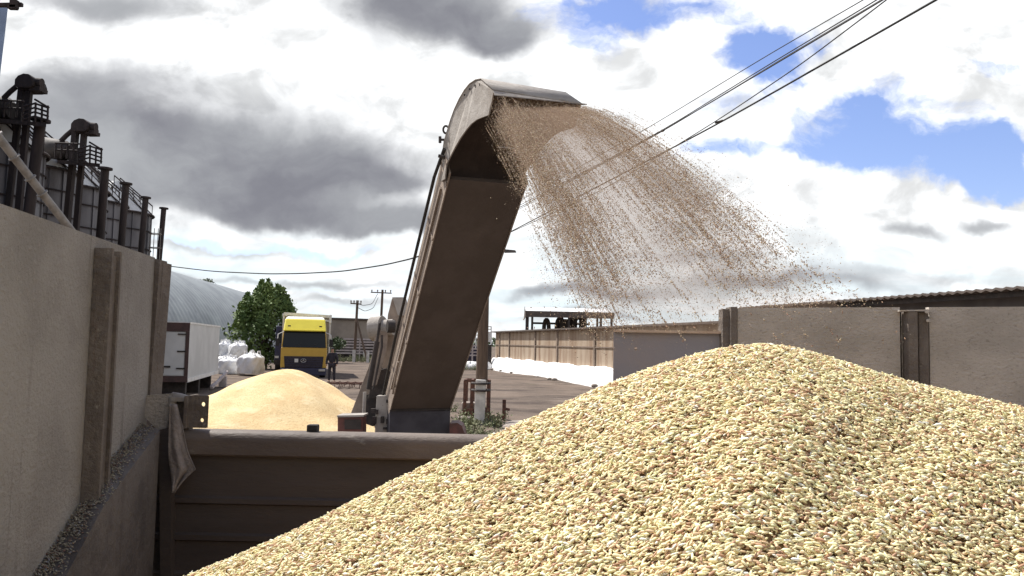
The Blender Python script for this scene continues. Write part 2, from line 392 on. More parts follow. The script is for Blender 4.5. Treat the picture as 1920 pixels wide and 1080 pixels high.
# ------------------------------------------------------------------ trailer
tr = thing('grain_trailer', (0, 1.3, 0), 'dusty steel grain trailer with high side walls around the near grain mound', 'trailer')
FL = 1.08
C = at(283, 640, 2.35); Nn = at(0, 640, 1.40)
wd = V((Nn.x-C.x, Nn.y-C.y, 0)).normalized()        # along the end wall, towards the camera
wn = V((-wd.y, wd.x, 0))
if wn.x < 0: wn = -wn                                # inwards (+x)
topz = at(283, 483, 2.35).z
def wp(px, py, off=0): return on_plane(px, py, C+wn*off, wn)
nearp = C+wd*2.2
m = MB(); m.prism([V((C.x, C.y, FL)), V((nearp.x, nearp.y, FL)), V((nearp.x, nearp.y, wp(0, 393).z)), V((C.x, C.y, topz))], wn*-.03)
m.build('end_wall', K['left_panel'], tr)
inn = [wp(266, 795), wp(200, 873), wp(155, 941), wp(65, 1080)]
d_ = (inn[-1]-inn[-2]); inn.append(inn[-1]+d_*1.6)
ledge_w = .062
outp = [wp(300, 806, ledge_w), wp(240, 886, ledge_w), wp(194, 950, ledge_w), wp(123, 1080, ledge_w)]
d_ = outp[-1]-outp[-2]; outp.append(outp[-1]+d_*1.3)
m = MB(); nI = len(inn)
m.add([p+wn*.001 for p in inn]+outp+[V((p.x, p.y, FL)) for p in outp], [[i, i+1, nI+i+1, nI+i] for i in range(nI-1)]+[[nI+i, nI+i+1, 2*nI+i+1, 2*nI+i] for i in range(nI-1)])
m.build('sloping_ledge', K['ledge'], tr)
# bolted channel post on the end wall
pA = wp(163, 700); pB = wp(178, 700)
zt = wp(170, 462).z; zb = wp(178, 930).z-.04
L_ = .085; PR = .040
m = MB(); a = V((pA.x, pA.y, 0)); b = a-wd*L_
def up_(p, z): return V((p.x, p.y, z))
m.prism([up_(a, zb)+wn*.001, up_(a, zt)+wn*.001, up_(a, zt)+wn*PR, up_(a, zb+.03)+wn*PR], -wd*.012)
m.prism([up_(b, zb)+wn*.001, up_(b, zt)+wn*.001, up_(b, zt)+wn*(PR*.9), up_(b, zb+.03)+wn*(PR*.9)], wd*.012)
m.prism([up_(a-wd*.0125, zb+.02)+wn*(PR*.55), up_(b+wd*.0125, zb+.02)+wn*(PR*.55), up_(b+wd*.0125, zt-.012)+wn*(PR*.55), up_(a-wd*.0125, zt-.012)+wn*(PR*.55)], wn*.006)
po = m.build('channel_post', K['dust_post'], tr)
m = MB()
for k in (0, 1, 3, 4, 6):
    z = zt-.018-k*.043+(k%2)*.006
    for off_, dz_, r_ in ((.008, 0, .0045), (.034, -.012, .0035)):
        m = MB(); m.tube([up_(a, z+dz_)+wn*off_+wd*.0005, up_(a, z+dz_)+wn*off_+wd*.004], r_*.8, 8); m.build('bolt', K['dust_post'], po)
# leaning corner post
m = MB()
def ppoly(pts, Yv, th): 
    mm = MB(); mm.prism([at(x, y, Yv) for x, y in pts], V((0, th, 0))); return mm
m.prism([at(281, 483, 2.345), at(300, 487, 2.345), at(281, 742, 2.345), at(262, 742, 2.345)], V((0, .05, 0)))
m.prism([at(300, 492, 2.365), at(306, 492, 2.365), at(286, 745, 2.365), at(281, 742, 2.365)], V((0, .06, 0)))
m.build('corner_post', K['dust_post'], tr)
m = MB(); m.prism([at(262, 742, 2.33), at(322, 738, 2.33), at(313, 806, 2.33), at(303, 814, 2.33), at(264, 775, 2.33)], V((0, .012, 0)))
m.build('corner_plate', K['dust_panel'], tr)
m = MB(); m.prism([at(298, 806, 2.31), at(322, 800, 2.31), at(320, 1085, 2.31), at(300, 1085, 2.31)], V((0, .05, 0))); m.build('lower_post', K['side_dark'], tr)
m = MB(); a = at(255, 770, 2.40); b = at(326, 770, 2.40); m.prism([V((a.x, 2.40, FL)), V((b.x, 2.40, FL)), V((b.x, 2.40, a.z)), V((a.x, 2.40, a.z))], V((0, .02, 0))); m.build('corner_backing', K['side_dark'], tr)
# bracket with two bolt holes, standing on the lowered side's top rail
o0 = at(352, 802, 2.318); W_ = (at(387, 802, 2.318)-o0).length; H_ = (at(352, 742, 2.318)-o0).length
m = MB(); m.holed(o0, V((1, 0, 0)), V((0, 0, 1)), W_, H_, [(W_*.72, H_*.24, .0062), (W_*.75, H_*.74, .0066)], .010, V((0, 1, 0)))
m.box(o0+V((-.004, .03, H_/2)), (.008, .09, H_)); 
m.build('hinge_bracket', K['dust_post'], tr)
m = MB(); m.tube([at(316, 750, 2.34), at(326, 741, 2.34), at(340, 744, 2.34), at(352, 748, 2.34)], .010, 8); m.box(at(338, 748, 2.33), (.04, .03, .012)); m.tube([at(324, 745, 2.33), at(324, 800, 2.33)], .012, 8)
m.build('hinge_pin', K['grey_paint'], tr)
m = MB(); m.prism([at(322, 748, 2.345), at(354, 746, 2.345), at(354, 812, 2.345), at(318, 812, 2.345)], V((0, .03, 0))); m.build('hinge_block', K['dust_post'], tr)
# lowered side: rail and ribbed sheet
za = at(345, 807, 2.32).z; xl = at(300, 807, 2.34).x; xr = at(1362, 800, 2.36).x
def profile(prof, x0, x1, mb, seg=1, y0=0, y1=0):
    n = len(prof); vs = []
    for i in range(seg+1):
        t = i/seg; x = x0+(x1-x0)*t
        vs += [V((x, y+(y1-y0)*t+y0, z)) for y, z in prof]
    fs = [[i*n+k, i*n+(k+1) % n, (i+1)*n+(k+1) % n, (i+1)*n+k] for i in range(seg) for k in range(n)]
    fs += [list(range(n-1, -1, -1)), [seg*n+k for k in range(n)]]
    mb.add(vs, fs, False)
zr = za
prof = []
for k in range(9):
    a_ = math.pi*(.5+k/8*.5); prof.append((2.345+.028*math.cos(a_), zr-.028+.028*math.sin(a_)))
prof += [(2.317, zr-.066), (2.322, zr-.071), (2.395, zr-.071), (2.395, zr-.002)]
m = MB(); profile(prof, xl+.06, xr, m); rl = m.build('top_rail', K['rail'], tr)
zz = lambda py: at(600, py, 2.35).z
pr = [(2.340, zr-.072)]
for y0_, dep in ((934, .010), (1003, .010), (1075, .010), (1150, .01)):
    z0 = zz(y0_+2); pr += [(2.340, z0+.006), (2.340-dep, z0), (2.340-dep, z0-.014), (2.342, z0-.020)]
pr += [(2.342, FL), (2.37, FL), (2.37, zr-.072)]
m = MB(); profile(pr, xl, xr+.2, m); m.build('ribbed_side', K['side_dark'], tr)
m = MB(); m.box(at(587, 803, 2.362), (.031, .03, .022)); bevel(m.build('rail_stop', K['rubber'], tr), .003)
# floor
m = MB(); m.prism([V((-1.25, -.62, FL)), V((2.4, -.62, FL)), V((2.4, 2.37, FL)), V((-1.25, 2.37, FL))], V((0, 0, -.08))); m.build('floor', K['side_dark'], tr)
m = MB()
for yq in (.3, 1.7): m.box((.5, yq, FL-.2), (3.4, .12, .2))
m.build('chassis_beam', K['dark_steel'], tr)
for xq in (-.4, 1.4):
    for yq in (.05, 1.95):
        w = MB(); w.tube([V((xq, yq-.12, .47)), V((xq, yq+.12, .47))], .47, 28); wo = bevel(w.build('wheel', K['rubber'], tr), .04)
        h = MB(); h.tube([V((xq, yq-.13, .47)), V((xq, yq+.13, .47))], .2, 16); h.build('hub', K['grey_paint'], wo)
m = MB(); m.prism([V((-1.25, -.62, FL)), V((3.2, -.62, FL)), V((3.2, -.62, 1.8)), V((-1.25, -.62, 1.8))], V((0, -.03, 0))); m.build('side_panel', K['left_panel'], tr)  # unseen near side wall, added to shade the bed walls, height tuned for that
# right high side in two panels with channel post
def rs(px, py, dy=0): 
    Yv = 2.37+(px-1380)/540*(2.22-2.37); return at(px, py, Yv+dy)
def rpanel(x0, x1, y0, y1, dy, th):
    a = rs(x0, y0, dy); b = rs(x1, y1, dy); return MB().prism([V((a.x, a.y, FL)), V((b.x, b.y, FL)), b, a], V((0, th, 0)))
rpanel(1383, 1687, 577.5, 576, 0, .02).build('side_panel', K['dust_panel'], tr)
rpanel(1742, 2500, 576, 572, 0, .02).build('side_panel', K['dust_panel'], tr)
rp = MB()
a = rs(1680, 586, .0205); b = rs(1750, 585, .0205); rp.prism([V((a.x, a.y, FL)), V((b.x, b.y, FL)), b, a], V((0, .012, 0)))
po = rp.build('post_back', K['dark_steel'], tr)  # dark plate stands in for the shadow in the post's recess
m = MB()
a = rs(1703, 584, -.022); b = rs(1721, 584, -.022); m.prism([V((a.x, a.y, FL)), V((b.x, b.y, FL)), b, a], V((0, .043, 0)))
a = rs(1722, 585, -.008); b = rs(1741, 585, -.008); m.prism([V((a.x, a.y, FL)), V((b.x, b.y, FL)), b, a], V((0, .029, 0)))
bevel(m.build('channel_post', K['dust_post'], tr), .002)
m = MB(); m.bar(rs(1684, 583, -.01), rs(1743, 582, -.01), .03, .004); m.tube([rs(1738, 584, -.03), rs(1738, 584, -.008)], .006, 8); m.tube([rs(1740, 601, -.03), rs(1740, 601, -.008)], .005, 8)
m.build('post_cap', K['dust_panel'], tr)
m = MB()
a = rs(1355, 579, .01); b = rs(1370, 579, .01); m.prism([V((a.x, a.y, FL)), V((b.x, b.y, FL)), b, a], V((0, .05, 0)))
a = rs(1370.5, 575, -.004); b = rs(1382.5, 575, -.004); m.prism([V((a.x, a.y, FL)), V((b.x, b.y, FL)), b, a], V((0, .06, 0)))
bevel(m.build('end_post', K['dust_post'], tr), .002)
# blue-grey lower board with punched holes
A = at(1149, 742, 2.52); B = at(1354, 742, 2.42); ux = V((B.x-A.x, B.y-A.y, 0)); Wp = ux.length; ux.normalize()
Hp = at(1149, 623, 2.52).z-A.z
h2 = at(1192, 654, 2.50); h1 = at(1153.5, 713, 2.52)
m = MB(); m.holed(V((A.x, A.y, A.z)), ux, V((0, 0, 1)), Wp, Hp, [(.0135, (h1.z-A.z), .0052), ((V((h2.x-A.x, h2.y-A.y, 0))).dot(ux), h2.z-A.z, .0055)], .006, V((-ux.y, ux.x, 0)))
m.prism([V((A.x, A.y, FL)), V((A.x+ux.x*Wp, A.y+ux.y*Wp, FL)), V((A.x+ux.x*Wp, A.y+ux.y*Wp, A.z)), V((A.x, A.y, A.z))], V((-ux.y, ux.x, 0))*.006)
bp_ = m.build('board', K['blue_panel'], tr); bp_['label'] = 'blue grey board beside the end post'
m = MB(); ztop = A.z+Hp+.0045; m.bar(V((A.x, A.y-.006, ztop)), V((A.x+ux.x*Wp, A.y+ux.y*Wp-.006, ztop)), .022, .007); m.build('board_lip', K['sunlit_lip'], tr)

# hanging rag at the corner
rows = [(758, 317, 332), (780, 315, 336), (800, 315, 342), (822, 316, 348), (845, 317, 354), (866, 318, 362), (880, 319, 367), (893, 320, 352), (907, 321, 338), (924, 322, 326)]
def rag(i, j):
    y = rows[0][0]+(rows[-1][0]-rows[0][0])*j
    xa = np.interp(y, [r[0] for r in rows], [r[1] for r in rows]); xb = np.interp(y, [r[0] for r in rows], [r[2] for r in rows])
    x = xa+(xb-xa)*i; dep = 2.262+.007*math.sin(i*8+j*2.5)*(.3+j)+.004*math.sin(i*17-j*4)*j+.012*i
    return at(x+1.5*math.sin(j*9), y, dep)
m = MB(); m.grid(rag, 26, 34); o = m.build('hanging_rag', K['cloth'], None, at(320, 765, 2.27)); tag(o, 'dirty grey cloth rag hanging from the trailer corner hinge', 'rag')
sl = o.modifiers.new('thick', 'SOLIDIFY'); sl.thickness = .002

# grain spilled along the ledge
def ledge_pt(s, t):
    s = s*(nI-1.001); i = int(s); f = s-i
    return (inn[i].lerp(inn[i+1], f)).lerp(outp[i].lerp(outp[i+1], f), t)
pts = []
for k in range(3400):
    s = random.random()**.8; t = min(1, abs(random.gauss(.25, .28)))
    if random.random() < .35*math.sin(s*25)**2: continue
    p = ledge_pt(s*.93, t); pts.append((p.x, p.y, p.z+.002+random.random()*.010*(1-t)))
pos = np.array(pts); n = len(pos)
x_, y_, z_ = rot_frames(np.tile([.3, 0, 1.], (n, 1))+rng.normal(0, .3, (n, 3)), rng.normal(0, 1, (n, 3)))
Ln = rng.normal(.0066, .001, n)
o = grain_mesh('spilled_grain', pos, x_, y_, z_, Ln, Ln*.4, Ln*.35, grain_colors(n, .34)*np.array([.95, .95, 1.2]), GM, 5, 3, loc=tuple(inn[1]))
tag(o, 'thin strip of spilled dusty grain along the sloping ledge of the left wall', 'grain', kind='stuff')

# ------------------------------------------------------------------ grain thrower conveyor
O = at(733, 770, 10.0); T = at(843, 336, 7.35); av = (T-O); Lc = av.length; av = av/Lc
wv = V((.941, .336, 0)); wv = (wv-av*wv.dot(av)).normalized(); nv = wv.cross(av)
if nv.y > 0: nv = -nv
Wc = .745
def cv(u, v, d=0): return O+wv*u+av*v+nv*d
cn = thing('grain_conveyor', (O.x+.5, O.y+.8, 0), 'tall dusty grain thrower conveyor with curved hood spraying grain', 'conveyor')
m = MB(); m.prism([cv(0, -.02), cv(Wc, -.02), cv(Wc, Lc), cv(0, Lc)], -nv*.05)
m.build('belly_plate', K['belly'], cn)
m = MB(); m.prism([cv(-.016, -.1, .012), cv(-.004, -.1, .012), cv(-.004, Lc+.08, .012), cv(-.016, Lc+.08, .012)], -nv*.36)
m.prism([cv(-.04, .3, -.10), cv(-.017, .3, -.10), cv(-.017, Lc-.2, -.10), cv(-.04, Lc-.2, -.10)], -nv*.03)
m.build('trough_side', K['tan_paint'], cn)
m = MB(); m.prism([cv(Wc+.004, -.1, .012), cv(Wc+.016, -.1, .012), cv(Wc+.016, Lc+.05, .012), cv(Wc+.004, Lc+.05, .012)], -nv*.36); m.build('trough_side', K['tan_paint'], cn)
m = MB(); m.prism([cv(-.003, .0, -.30), cv(Wc+.003, .0, -.30), cv(Wc+.003, Lc, -.30), cv(-.003, Lc, -.30)], -nv*.02); m.build('trough_cover', K['tan_paint'], cn)
m = MB(); m.tube([cv(-.05, -.2, -.33), cv(-.06, 1.0, -.345), cv(-.055, 2.4, -.345), cv(-.05, Lc-.25, -.34), cv(-.03, Lc+.12, -.30)], .017, 8); m.build('hose', K['rubber'], cn)
m = MB()
for v0, v1 in ((.35, .9),): m.tube([cv(-.03, v0, .0), cv(-.045, v1, -.05)], .012, 6)
for v_ in (.5, 1.3, 2.1, 2.9, 3.6): mb_ = MB(); mb_.box(cv(-.02, v_, -.16), (.012, .03, .34), (wv, av, nv)); mb_.build('side_rib', K['tan_paint'], cn)
m.build('side_strut', K['tan_paint'], cn)
# boot (vertical dark box under the belly)
zb0 = .45
b0 = V((O.x-.01, O.y-.02, 0))
m = MB(); m.prism([up_(b0, O.z-.005), up_(b0+wv*.77, O.z-.005), up_(b0+wv*.77, zb0), up_(b0, zb0)], V((-.10, .30, 0))); m.build('boot', K['boot'], cn)
m = MB(); m.bar(b0+V((0, -.012, O.z+.004)), b0+wv*.77+V((0, -.012, O.z+.004)), .02, .02); m.build('boot_lip', K['dark_steel'], cn)
# hood
outer = [(829, 340, 7.5), (835, 318, 7.5), (833, 288, 7.49), (836, 266, 7.45), (842, 246, 7.4), (848, 226, 7.33), (855, 207, 7.25), (864, 188, 7.13), (874, 171, 7.0), (884, 159, 6.9), (895, 152, 6.8), (905, 150, 6.68), (928, 171, 6.3)]
inner = [(924, 192, 6.38), (918, 216, 6.45), (907, 220, 6.58), (897, 224, 6.68), (886, 232, 6.78), (876, 244, 6.87), (866, 258, 6.96), (857, 273, 7.05), (848, 290, 7.15), (839, 308, 7.25), (836, 336, 7.33)]
OP = [at(*p) for p in outer]; IP = [at(*p) for p in inner]; wq = wv*Wc+V((0, 0, -.035))
wh = wv
m = MB(); m.prism(OP+IP, -wh*.012); hl = m.build('hood_cheek', K['grey_paint'], cn)
m = MB(); m.prism([p+wq for p in OP+IP], wh*.012); m.build('hood_cheek', K['dust_inside'], cn)
m = MB(); n = len(OP); cen = sum(IP, V())/len(IP)
offs = []
for i in range(n):
    t = (OP[min(i+1, n-1)]-OP[max(0, i-1)]).normalized(); nn_ = t.cross(wh).normalized()
    if nn_.dot(OP[i]-cen) < 0: nn_ = -nn_
    offs.append(nn_)
vs = [];  NW = 8
for i in range(n):
    for k in range(NW+1):
        vs.append(OP[i]-offs[i]*.004+wq*(k/NW))
fs = [[i*(NW+1)+k, i*(NW+1)+k+1, (i+1)*(NW+1)+k+1, (i+1)*(NW+1)+k] for i in range(n-1) for k in range(NW)]
m.add(vs, fs, True); lin = m.build('hood_inside', K['hood_in'], cn)
m = MB()
for i in range(n):
    pass
vs = []
for i in range(n):
    vs += [OP[i]+offs[i]*.006-wh*.02, OP[i]+offs[i]*.006+wq+wh*.02, OP[i]+offs[i]*.014-wh*.02, OP[i]+offs[i]*.014+wq+wh*.02]
fs = []
for i in range(n-1):
    a, b = i*4, (i+1)*4
    fs += [[a, a+1, b+1, b], [a+2, b+2, b+3, a+3], [a, b, b+2, a+2], [a+1, a+3, b+3, b+1]]
fs += [[0, 2, 3, 1], [(n-1)*4, (n-1)*4+1, (n-1)*4+3, (n-1)*4+2]]
m.add(vs, fs, True); m.build('hood_roof', K['grey_paint'], cn)
# turned-down lip
m = MB(); a = OP[-1]; m.prism([a-wh*.02, a+wq+wh*.02, a+wq+wh*.02+V((.03, -.10, -.025)), a-wh*.02+V((.02, -.04, -.05))], V((0, .0, .008))); m.build('hood_lip', K['grey_paint'], cn)
m = MB()
for i in (8, 9, 10, 11):
    p = OP[i]*.82+IP[1]*.18; p = OP[i]-offs[i]*.04-wh*.013; m = MB(); m.tube([p, p-wh*.012], .010, 8); m.build('rivet', K['dark_steel'], hl)
m = MB()
p1 = at(835, 262, 7.46); m.tube([p1, at(826, 262, 7.44)], .012, 8); m.tube([at(825, 256, 7.44), at(825, 268, 7.44)], .014, 8)
pts_ = [at(836+5*math.cos(a), 243+7*math.sin(a), 7.43) for a in np.linspace(0, 2*math.pi, 14)]; m.tube(pts_, .011, 6); m.build('latch', K['dark_steel'], cn)
m = MB(); m.tube([at(822, 292, 7.46), at(834, 295, 7.46)], .017, 8)
m.build('latch', K['dark_steel'], cn)
m = MB(); m.tube([at(934, 275, 7.1), at(972, 279, 7.15)], .008, 6); m.build('rod', K['chrome'], cn)
# running gear and drive on the left
def plate(name, poly, Yv, th, mt, par=cn): 
    mm = MB(); mm.prism([at(x, y, Yv) for x, y in poly], V((.0, th, 0))); return bevel(mm.build(name, mt, par), .008)
plate('frame_arm', [(655, 782), (684, 782), (702, 726), (733, 640), (731, 612), (716, 606), (690, 690)], 11.3, .10, K['tan_paint'])
plate('frame_web', [(672, 790), (700, 800), (713, 745), (703, 738), (690, 742)], 11.1, .08, K['dark_steel'])
plate('drive_cover', [(727, 590), (735, 559), (757, 559), (764, 590), (748, 660), (738, 700), (722, 695), (716, 690), (724, 640)], 11.0, .30, K['tan_paint'])
plate('cover_top', [(735, 557), (757, 557), (770, 592), (746, 592)], 10.97, .02, K['grey_paint'])
plate('side_plate', [(703, 616), (728, 622), (724, 660), (706, 722), (695, 724), (700, 660)], 10.8, .03, K['tan_paint'])
plate('gear_recess', [(700, 697), (724, 690), (734, 700), (722, 745), (690, 748)], 10.9, .05, K['dark_steel'])
m = MB(); c0 = at(698, 617, 10.95); m.tube([c0, c0+V((.16, -.05, .02))], .165, 20); m.tube([c0+V((.16, -.05, .02)), c0+V((.30, -.08, .03))], .11, 16); mo = m.build('drive_motor', K['grey_paint'], cn)
m = MB(); c1 = at(733, 612, 10.7); m.tube([c1-wv*.05, c1+wv*.05], .085, 16); m.build('pulley', K['dark_steel'], cn)
m = MB(); m.tube([at(691, 730, 10.6), at(707, 640, 10.6)], .035, 10); m.tube([at(707, 640, 10.6), at(712, 606, 10.6)], .018, 8); m.build('hydraulic_ram', K['dark_steel'], cn)
m = MB(); m.tube([at(700, 730, 10.5), at(716, 650, 10.5), at(716, 628, 10.5)], .016, 8); m.tube([at(738, 772, 10.1), at(737, 745, 10.1), at(742, 715, 10.1), at(746, 690, 10.1)], .016, 8)
m.tube([at(731, 775, 10.2), at(730, 748, 10.2), at(736, 700, 10.3), at(745, 665, 10.3)], .02, 8); m.build('oil_pipes', K['dark_steel'], cn)
cb = plate('control_box', [(706, 742), (728, 742), (729, 825), (702, 825)], 10.15, .16, K['grey_paint'])
m = MB()
for x, y, w_, h_ in ((700, 770, 9, 8), (702, 788, 7, 14), (717, 787, 6, 12), (727, 752, 5, 6), (728, 790, 7, 9), (706, 772, 5, 9), (722, 803, 7, 4)):
    m = MB(); m.box(at(x, y, 10.13), (w_*10/1500, .05, h_*10/1500)); m.build('switch', K['dark_steel'], cb)
m = MB(); m.tube([at(684, 735, 10.3), at(680, 830, 10.3)], .022, 8); m.build('stay_rod', K['grey_paint'], cn)
q = 9.7
m = MB(); m.prism([at(633, 782, q), at(680, 781, q), at(680, 840, q), at(633, 840, q)], V((0, .25, 0))); tb = bevel(m.build('tool_box', K['brown_red'], cn), .006)
m = MB(); m.prism([at(646, 787, q-.012), at(677, 786.5, q-.012), at(677, 805, q-.012), at(646, 805, q-.012)], V((0, .011, 0))); m.build('box_front', K['dark_steel'], tb)
m = MB(); m.prism([at(632, 779, q-.03), at(682, 778, q-.03), at(682, 781.5, q-.03), at(632, 782.5, q-.03)], V((0, .3, 0))); m.build('box_lid', K['grey_paint'], tb)
m = MB(); pts_ = [at(843, 830, 9.9), at(843, 794, 9.9), at(858, 793, 9.9), at(866, 799, 9.9), at(871, 812, 9.9), at(872, 830, 9.9)]; m.prism(pts_, V((0, .4, 0))); m.build('mudguard', K['brown_red'], cn)
# chassis and wheels
m = MB(); m.box((O.x+.25, O.y+.9, .5), (1.7, .12, .12)); m.box((O.x-.25, O.y+.6, .55), (.1, 1.8, .12)); m.box((O.x+.85, O.y+.6, .55), (.1, 1.8, .12)); m.bar(V((O.x-.25, O.y+1.1, .55)), at(725, 640, 11.05), .10); m.bar(V((O.x-.2, O.y+1.2, .5)), at(690, 740, 11.2), .08)
m.box((O.x-.42, O.y+.35, .72), (.9, .5, .35)); m.build('chassis', K['dark_steel'], cn)
for dx in (-.65, 1.1):
    for dy in (.25, 1.35):
        w = MB(); cc = V((O.x+dx, O.y+dy, .34)); w.tube([cc-V((.09, 0, 0)), cc+V((.09, 0, 0))], .36, 24); wo = bevel(w.build('wheel', K['rubber'], cn), .03)
        h = MB(); h.tube([cc-V((.1, 0, 0)), cc+V((.1, 0, 0))], .15, 14); h.build('rim', K['brown_red'], wo)

# ------------------------------------------------------------------ grain in flight
LIPL = OP[-1]+V((.01, -.02, -.03))
Larr = np.array(LIPL); wq_ = np.array(wq)
def stream_curves(n):
    out = []
    for _ in range(n):
        r = random.random()
        if r < .40: a = random.gauss(.15, .10)
        elif r < .70: a = random.gauss(.80, .14)
        else: a = random.uniform(0, 1.03)
        a = min(max(a, -.03), 1.05)
        out.append(a)
    return out
Pg = []; Dg = []
Lg = []
def stream(n, ncl_, npt_, size, spr, jitk):
  for a in stream_curves(n):
    dep = random.random()
    S0 = Larr + wq_*(a*.98) + np.array([.08, -.10, -.05])*random.uniform(-.5, 1) + np.array([0, 0, -1])*(.20*(1-a)*dep) + np.array([-.08, .28, .0])*dep*(1-a)
    ex = 1122+(1650-1122)*(max(a, 0)**1.05)+random.gauss(0, 14); Yend = 2.62-.40*a+random.gauss(0, .08)
    E_ = np.array(at(ex, 655, Yend)); k = .10+.45*a+random.gauss(0, .05); vz = E_[2]-S0[2]+k
    for c in range(random.randint(*ncl_)):
        t0 = random.random()**.85; ln = random.uniform(.05, .30)
        if t0 > .86 and random.random() < .75: continue
        npt = random.randint(*npt_); sp = random.uniform(spr*.4, spr)*(.7+.6*t0)
        jit = np.array([random.gauss(0, .022), random.gauss(0, .03), random.gauss(0, .02)])*(.4+1.1*t0)*jitk
        tt = t0+ln*(rng.random(npt)-.5); tt = tt[(tt > 0) & (tt < 1.0)]
        if len(tt) == 0: continue
        p = S0[None]+(E_-S0)[None]*tt[:, None]; p[:, 2] = S0[2]+vz*tt-k*tt*tt
        d = np.tile(E_-S0, (len(tt), 1)); d[:, 2] = vz-2*k*tt
        Pg.append(p+jit+rng.normal(0, sp, p.shape)); Dg.append(d/np.linalg.norm(d, axis=1, keepdims=True)); Lg.append(rng.normal(size, size*.18, len(tt)))
stream(600, (3, 6), (18, 64), .0085, .0024, 1.0)
stream(1000, (6, 9), (14, 36), .0040, .018, 1.6)      # chaff and broken bits between the kernels
for q in range(3000):
    a = random.uniform(-.12, 1.10); S0 = Larr+wq_*a; ex = 1122+(1650-1122)*a+random.gauss(0, 40); E_ = np.array(at(ex, 655, 2.55-.45*a+random.gauss(0, .25)))
    k = .10+.45*a+random.gauss(0, .12); vz = E_[2]-S0[2]+k; t = random.random()*.97; p = S0+(E_-S0)*t; p[2] = S0[2]+vz*t-k*t*t; d = (E_-S0).copy(); d[2] = vz-2*k*t
    Pg.append((p+rng.normal(0, .03, 3))[None]); Dg.append((d/np.linalg.norm(d))[None]); Lg.append(np.array([.0095]))
# sheet of grain sliding round the inside of the hood
OPa = np.array([list(p) for p in OP]); offa = np.array([list(p) for p in offs]); nO = len(OP)
for q in range(2600):
    a = 1-abs(random.gauss(0, .36))
    if a < .10 or a > .99: continue
    s0 = random.uniform(.3, nO-1.3); ln = random.uniform(.4, 2.2); depth = .010+random.random()**2*.10
    ss = np.clip(s0+ln*(rng.random(18)-.5), 0.05, nO-1.02); ii = ss.astype(int); f = (ss-ii)[:, None]
    if (1-a) > (s0/(nO-1))*1.0+.08: continue
    p = OPa[ii]*(1-f)+OPa[np.minimum(ii+1, nO-1)]*f - offa[ii]*depth + wq_*a + rng.normal(0, .006, (18, 3))
    dd = OPa[np.minimum(ii+1, nO-1)]-OPa[ii]; dd = dd/np.linalg.norm(dd, axis=1, keepdims=True)
    Pg.append(p); Dg.append(dd); Lg.append(rng.normal(.010, .0015, 18))
pos = np.vstack(Pg); d = np.vstack(Dg); nG = len(pos); d = d+rng.normal(0, .06, (nG, 3)); Ln = np.concatenate(Lg)*1.15
x_, y_, z_ = rot_frames(rng.normal(0, 1, (nG, 3)), d)
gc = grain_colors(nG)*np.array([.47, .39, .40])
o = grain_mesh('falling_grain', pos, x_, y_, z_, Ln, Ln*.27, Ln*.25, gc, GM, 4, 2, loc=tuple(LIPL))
print('flying kernels', nG)
# the dust that travels with the grain: one even, thin volume round the stream
def dust_ring(t, m_=20):
    ring = []
    for k in range(m_):
        an = 2*math.pi*k/m_; c_, s_ = math.cos(an), math.sin(an); a = .5+.5*c_*(1+.04*math.sin(t*14+k))
        S0 = Larr+wq_*a+np.array([0, 0, -.10*(1-a)]); ex = 1112+(1650-1112)*a; E_ = np.array(at(ex, 655, 2.62-.40*a)); k2 = .10+.45*a; vz = E_[2]-S0[2]+k2
        p = S0+(E_-S0)*t; p[2] = S0[2]+vz*t-k2*t*t
        ring.append(V(p)+V((-.10, .30, .25)).normalized()*s_*(.05+.20*t)*(1-.25*t))
    return ring
rings = [dust_ring(t) for t in np.linspace(.01, .96, 30)]
m = MB(); mm_ = len(rings[0])
m.add([p for r in rings for p in r], [[i*mm_+k, i*mm_+(k+1) % mm_, (i+1)*mm_+(k+1) % mm_, (i+1)*mm_+k] for i in range(29) for k in range(mm_)]+[list(range(mm_-1, -1, -1)), [29*mm_+k for k in range(mm_)]], True)
dm = bpy.data.materials.new('grain dust in air'); dm.use_nodes = True; dn = dm.node_tree; dn.nodes.clear()
do = dn.nodes.new('ShaderNodeOutputMaterial'); dv = dn.nodes.new('ShaderNodeVolumePrincipled'); dn.links.new(dv.outputs[0], do.inputs['Volume'])
dv.inputs['Color'].default_value = (.50, .35, .25, 1); dv.inputs['Density'].default_value = 4.2; dv.inputs['Anisotropy'].default_value = .0
m.build('airborne_dust', dm, o)
tag(o, 'brown spray of flying grain thrown from the conveyor hood into the trailer', 'grain', kind='stuff')

# ------------------------------------------------------------------ grain heap on the yard
def heap():
    cx, cy = at(523, 700, 14).x, 14.0; top = at(530, 699, 14).z
    def fn(i, j):
        r = 3.7*j; a = 2*math.pi*i
        x = r*math.cos(a); y = r*math.sin(a)
        z = top-.64*(math.sqrt(r*r+.72)-.85)+.05*math.sin(x*2.1+1)*math.cos(y*1.7)+.025*math.sin(x*4.3-y*2)*math.cos(y*3.1)+.02*math.sin(x*7+y*5)*min(1, r) + .01*math.exp(-((x-.55)**2+y*y)*3)
        return V((cx+x, cy+y, max(z, -.12)))
    m = MB(); m.grid(fn, 96, 48); o = m.build('grain_heap', K['heap'], None, (cx, cy, 0)); tag(o, 'golden cone of grain heaped on the dirt yard left of the conveyor', 'grain heap')
heap()

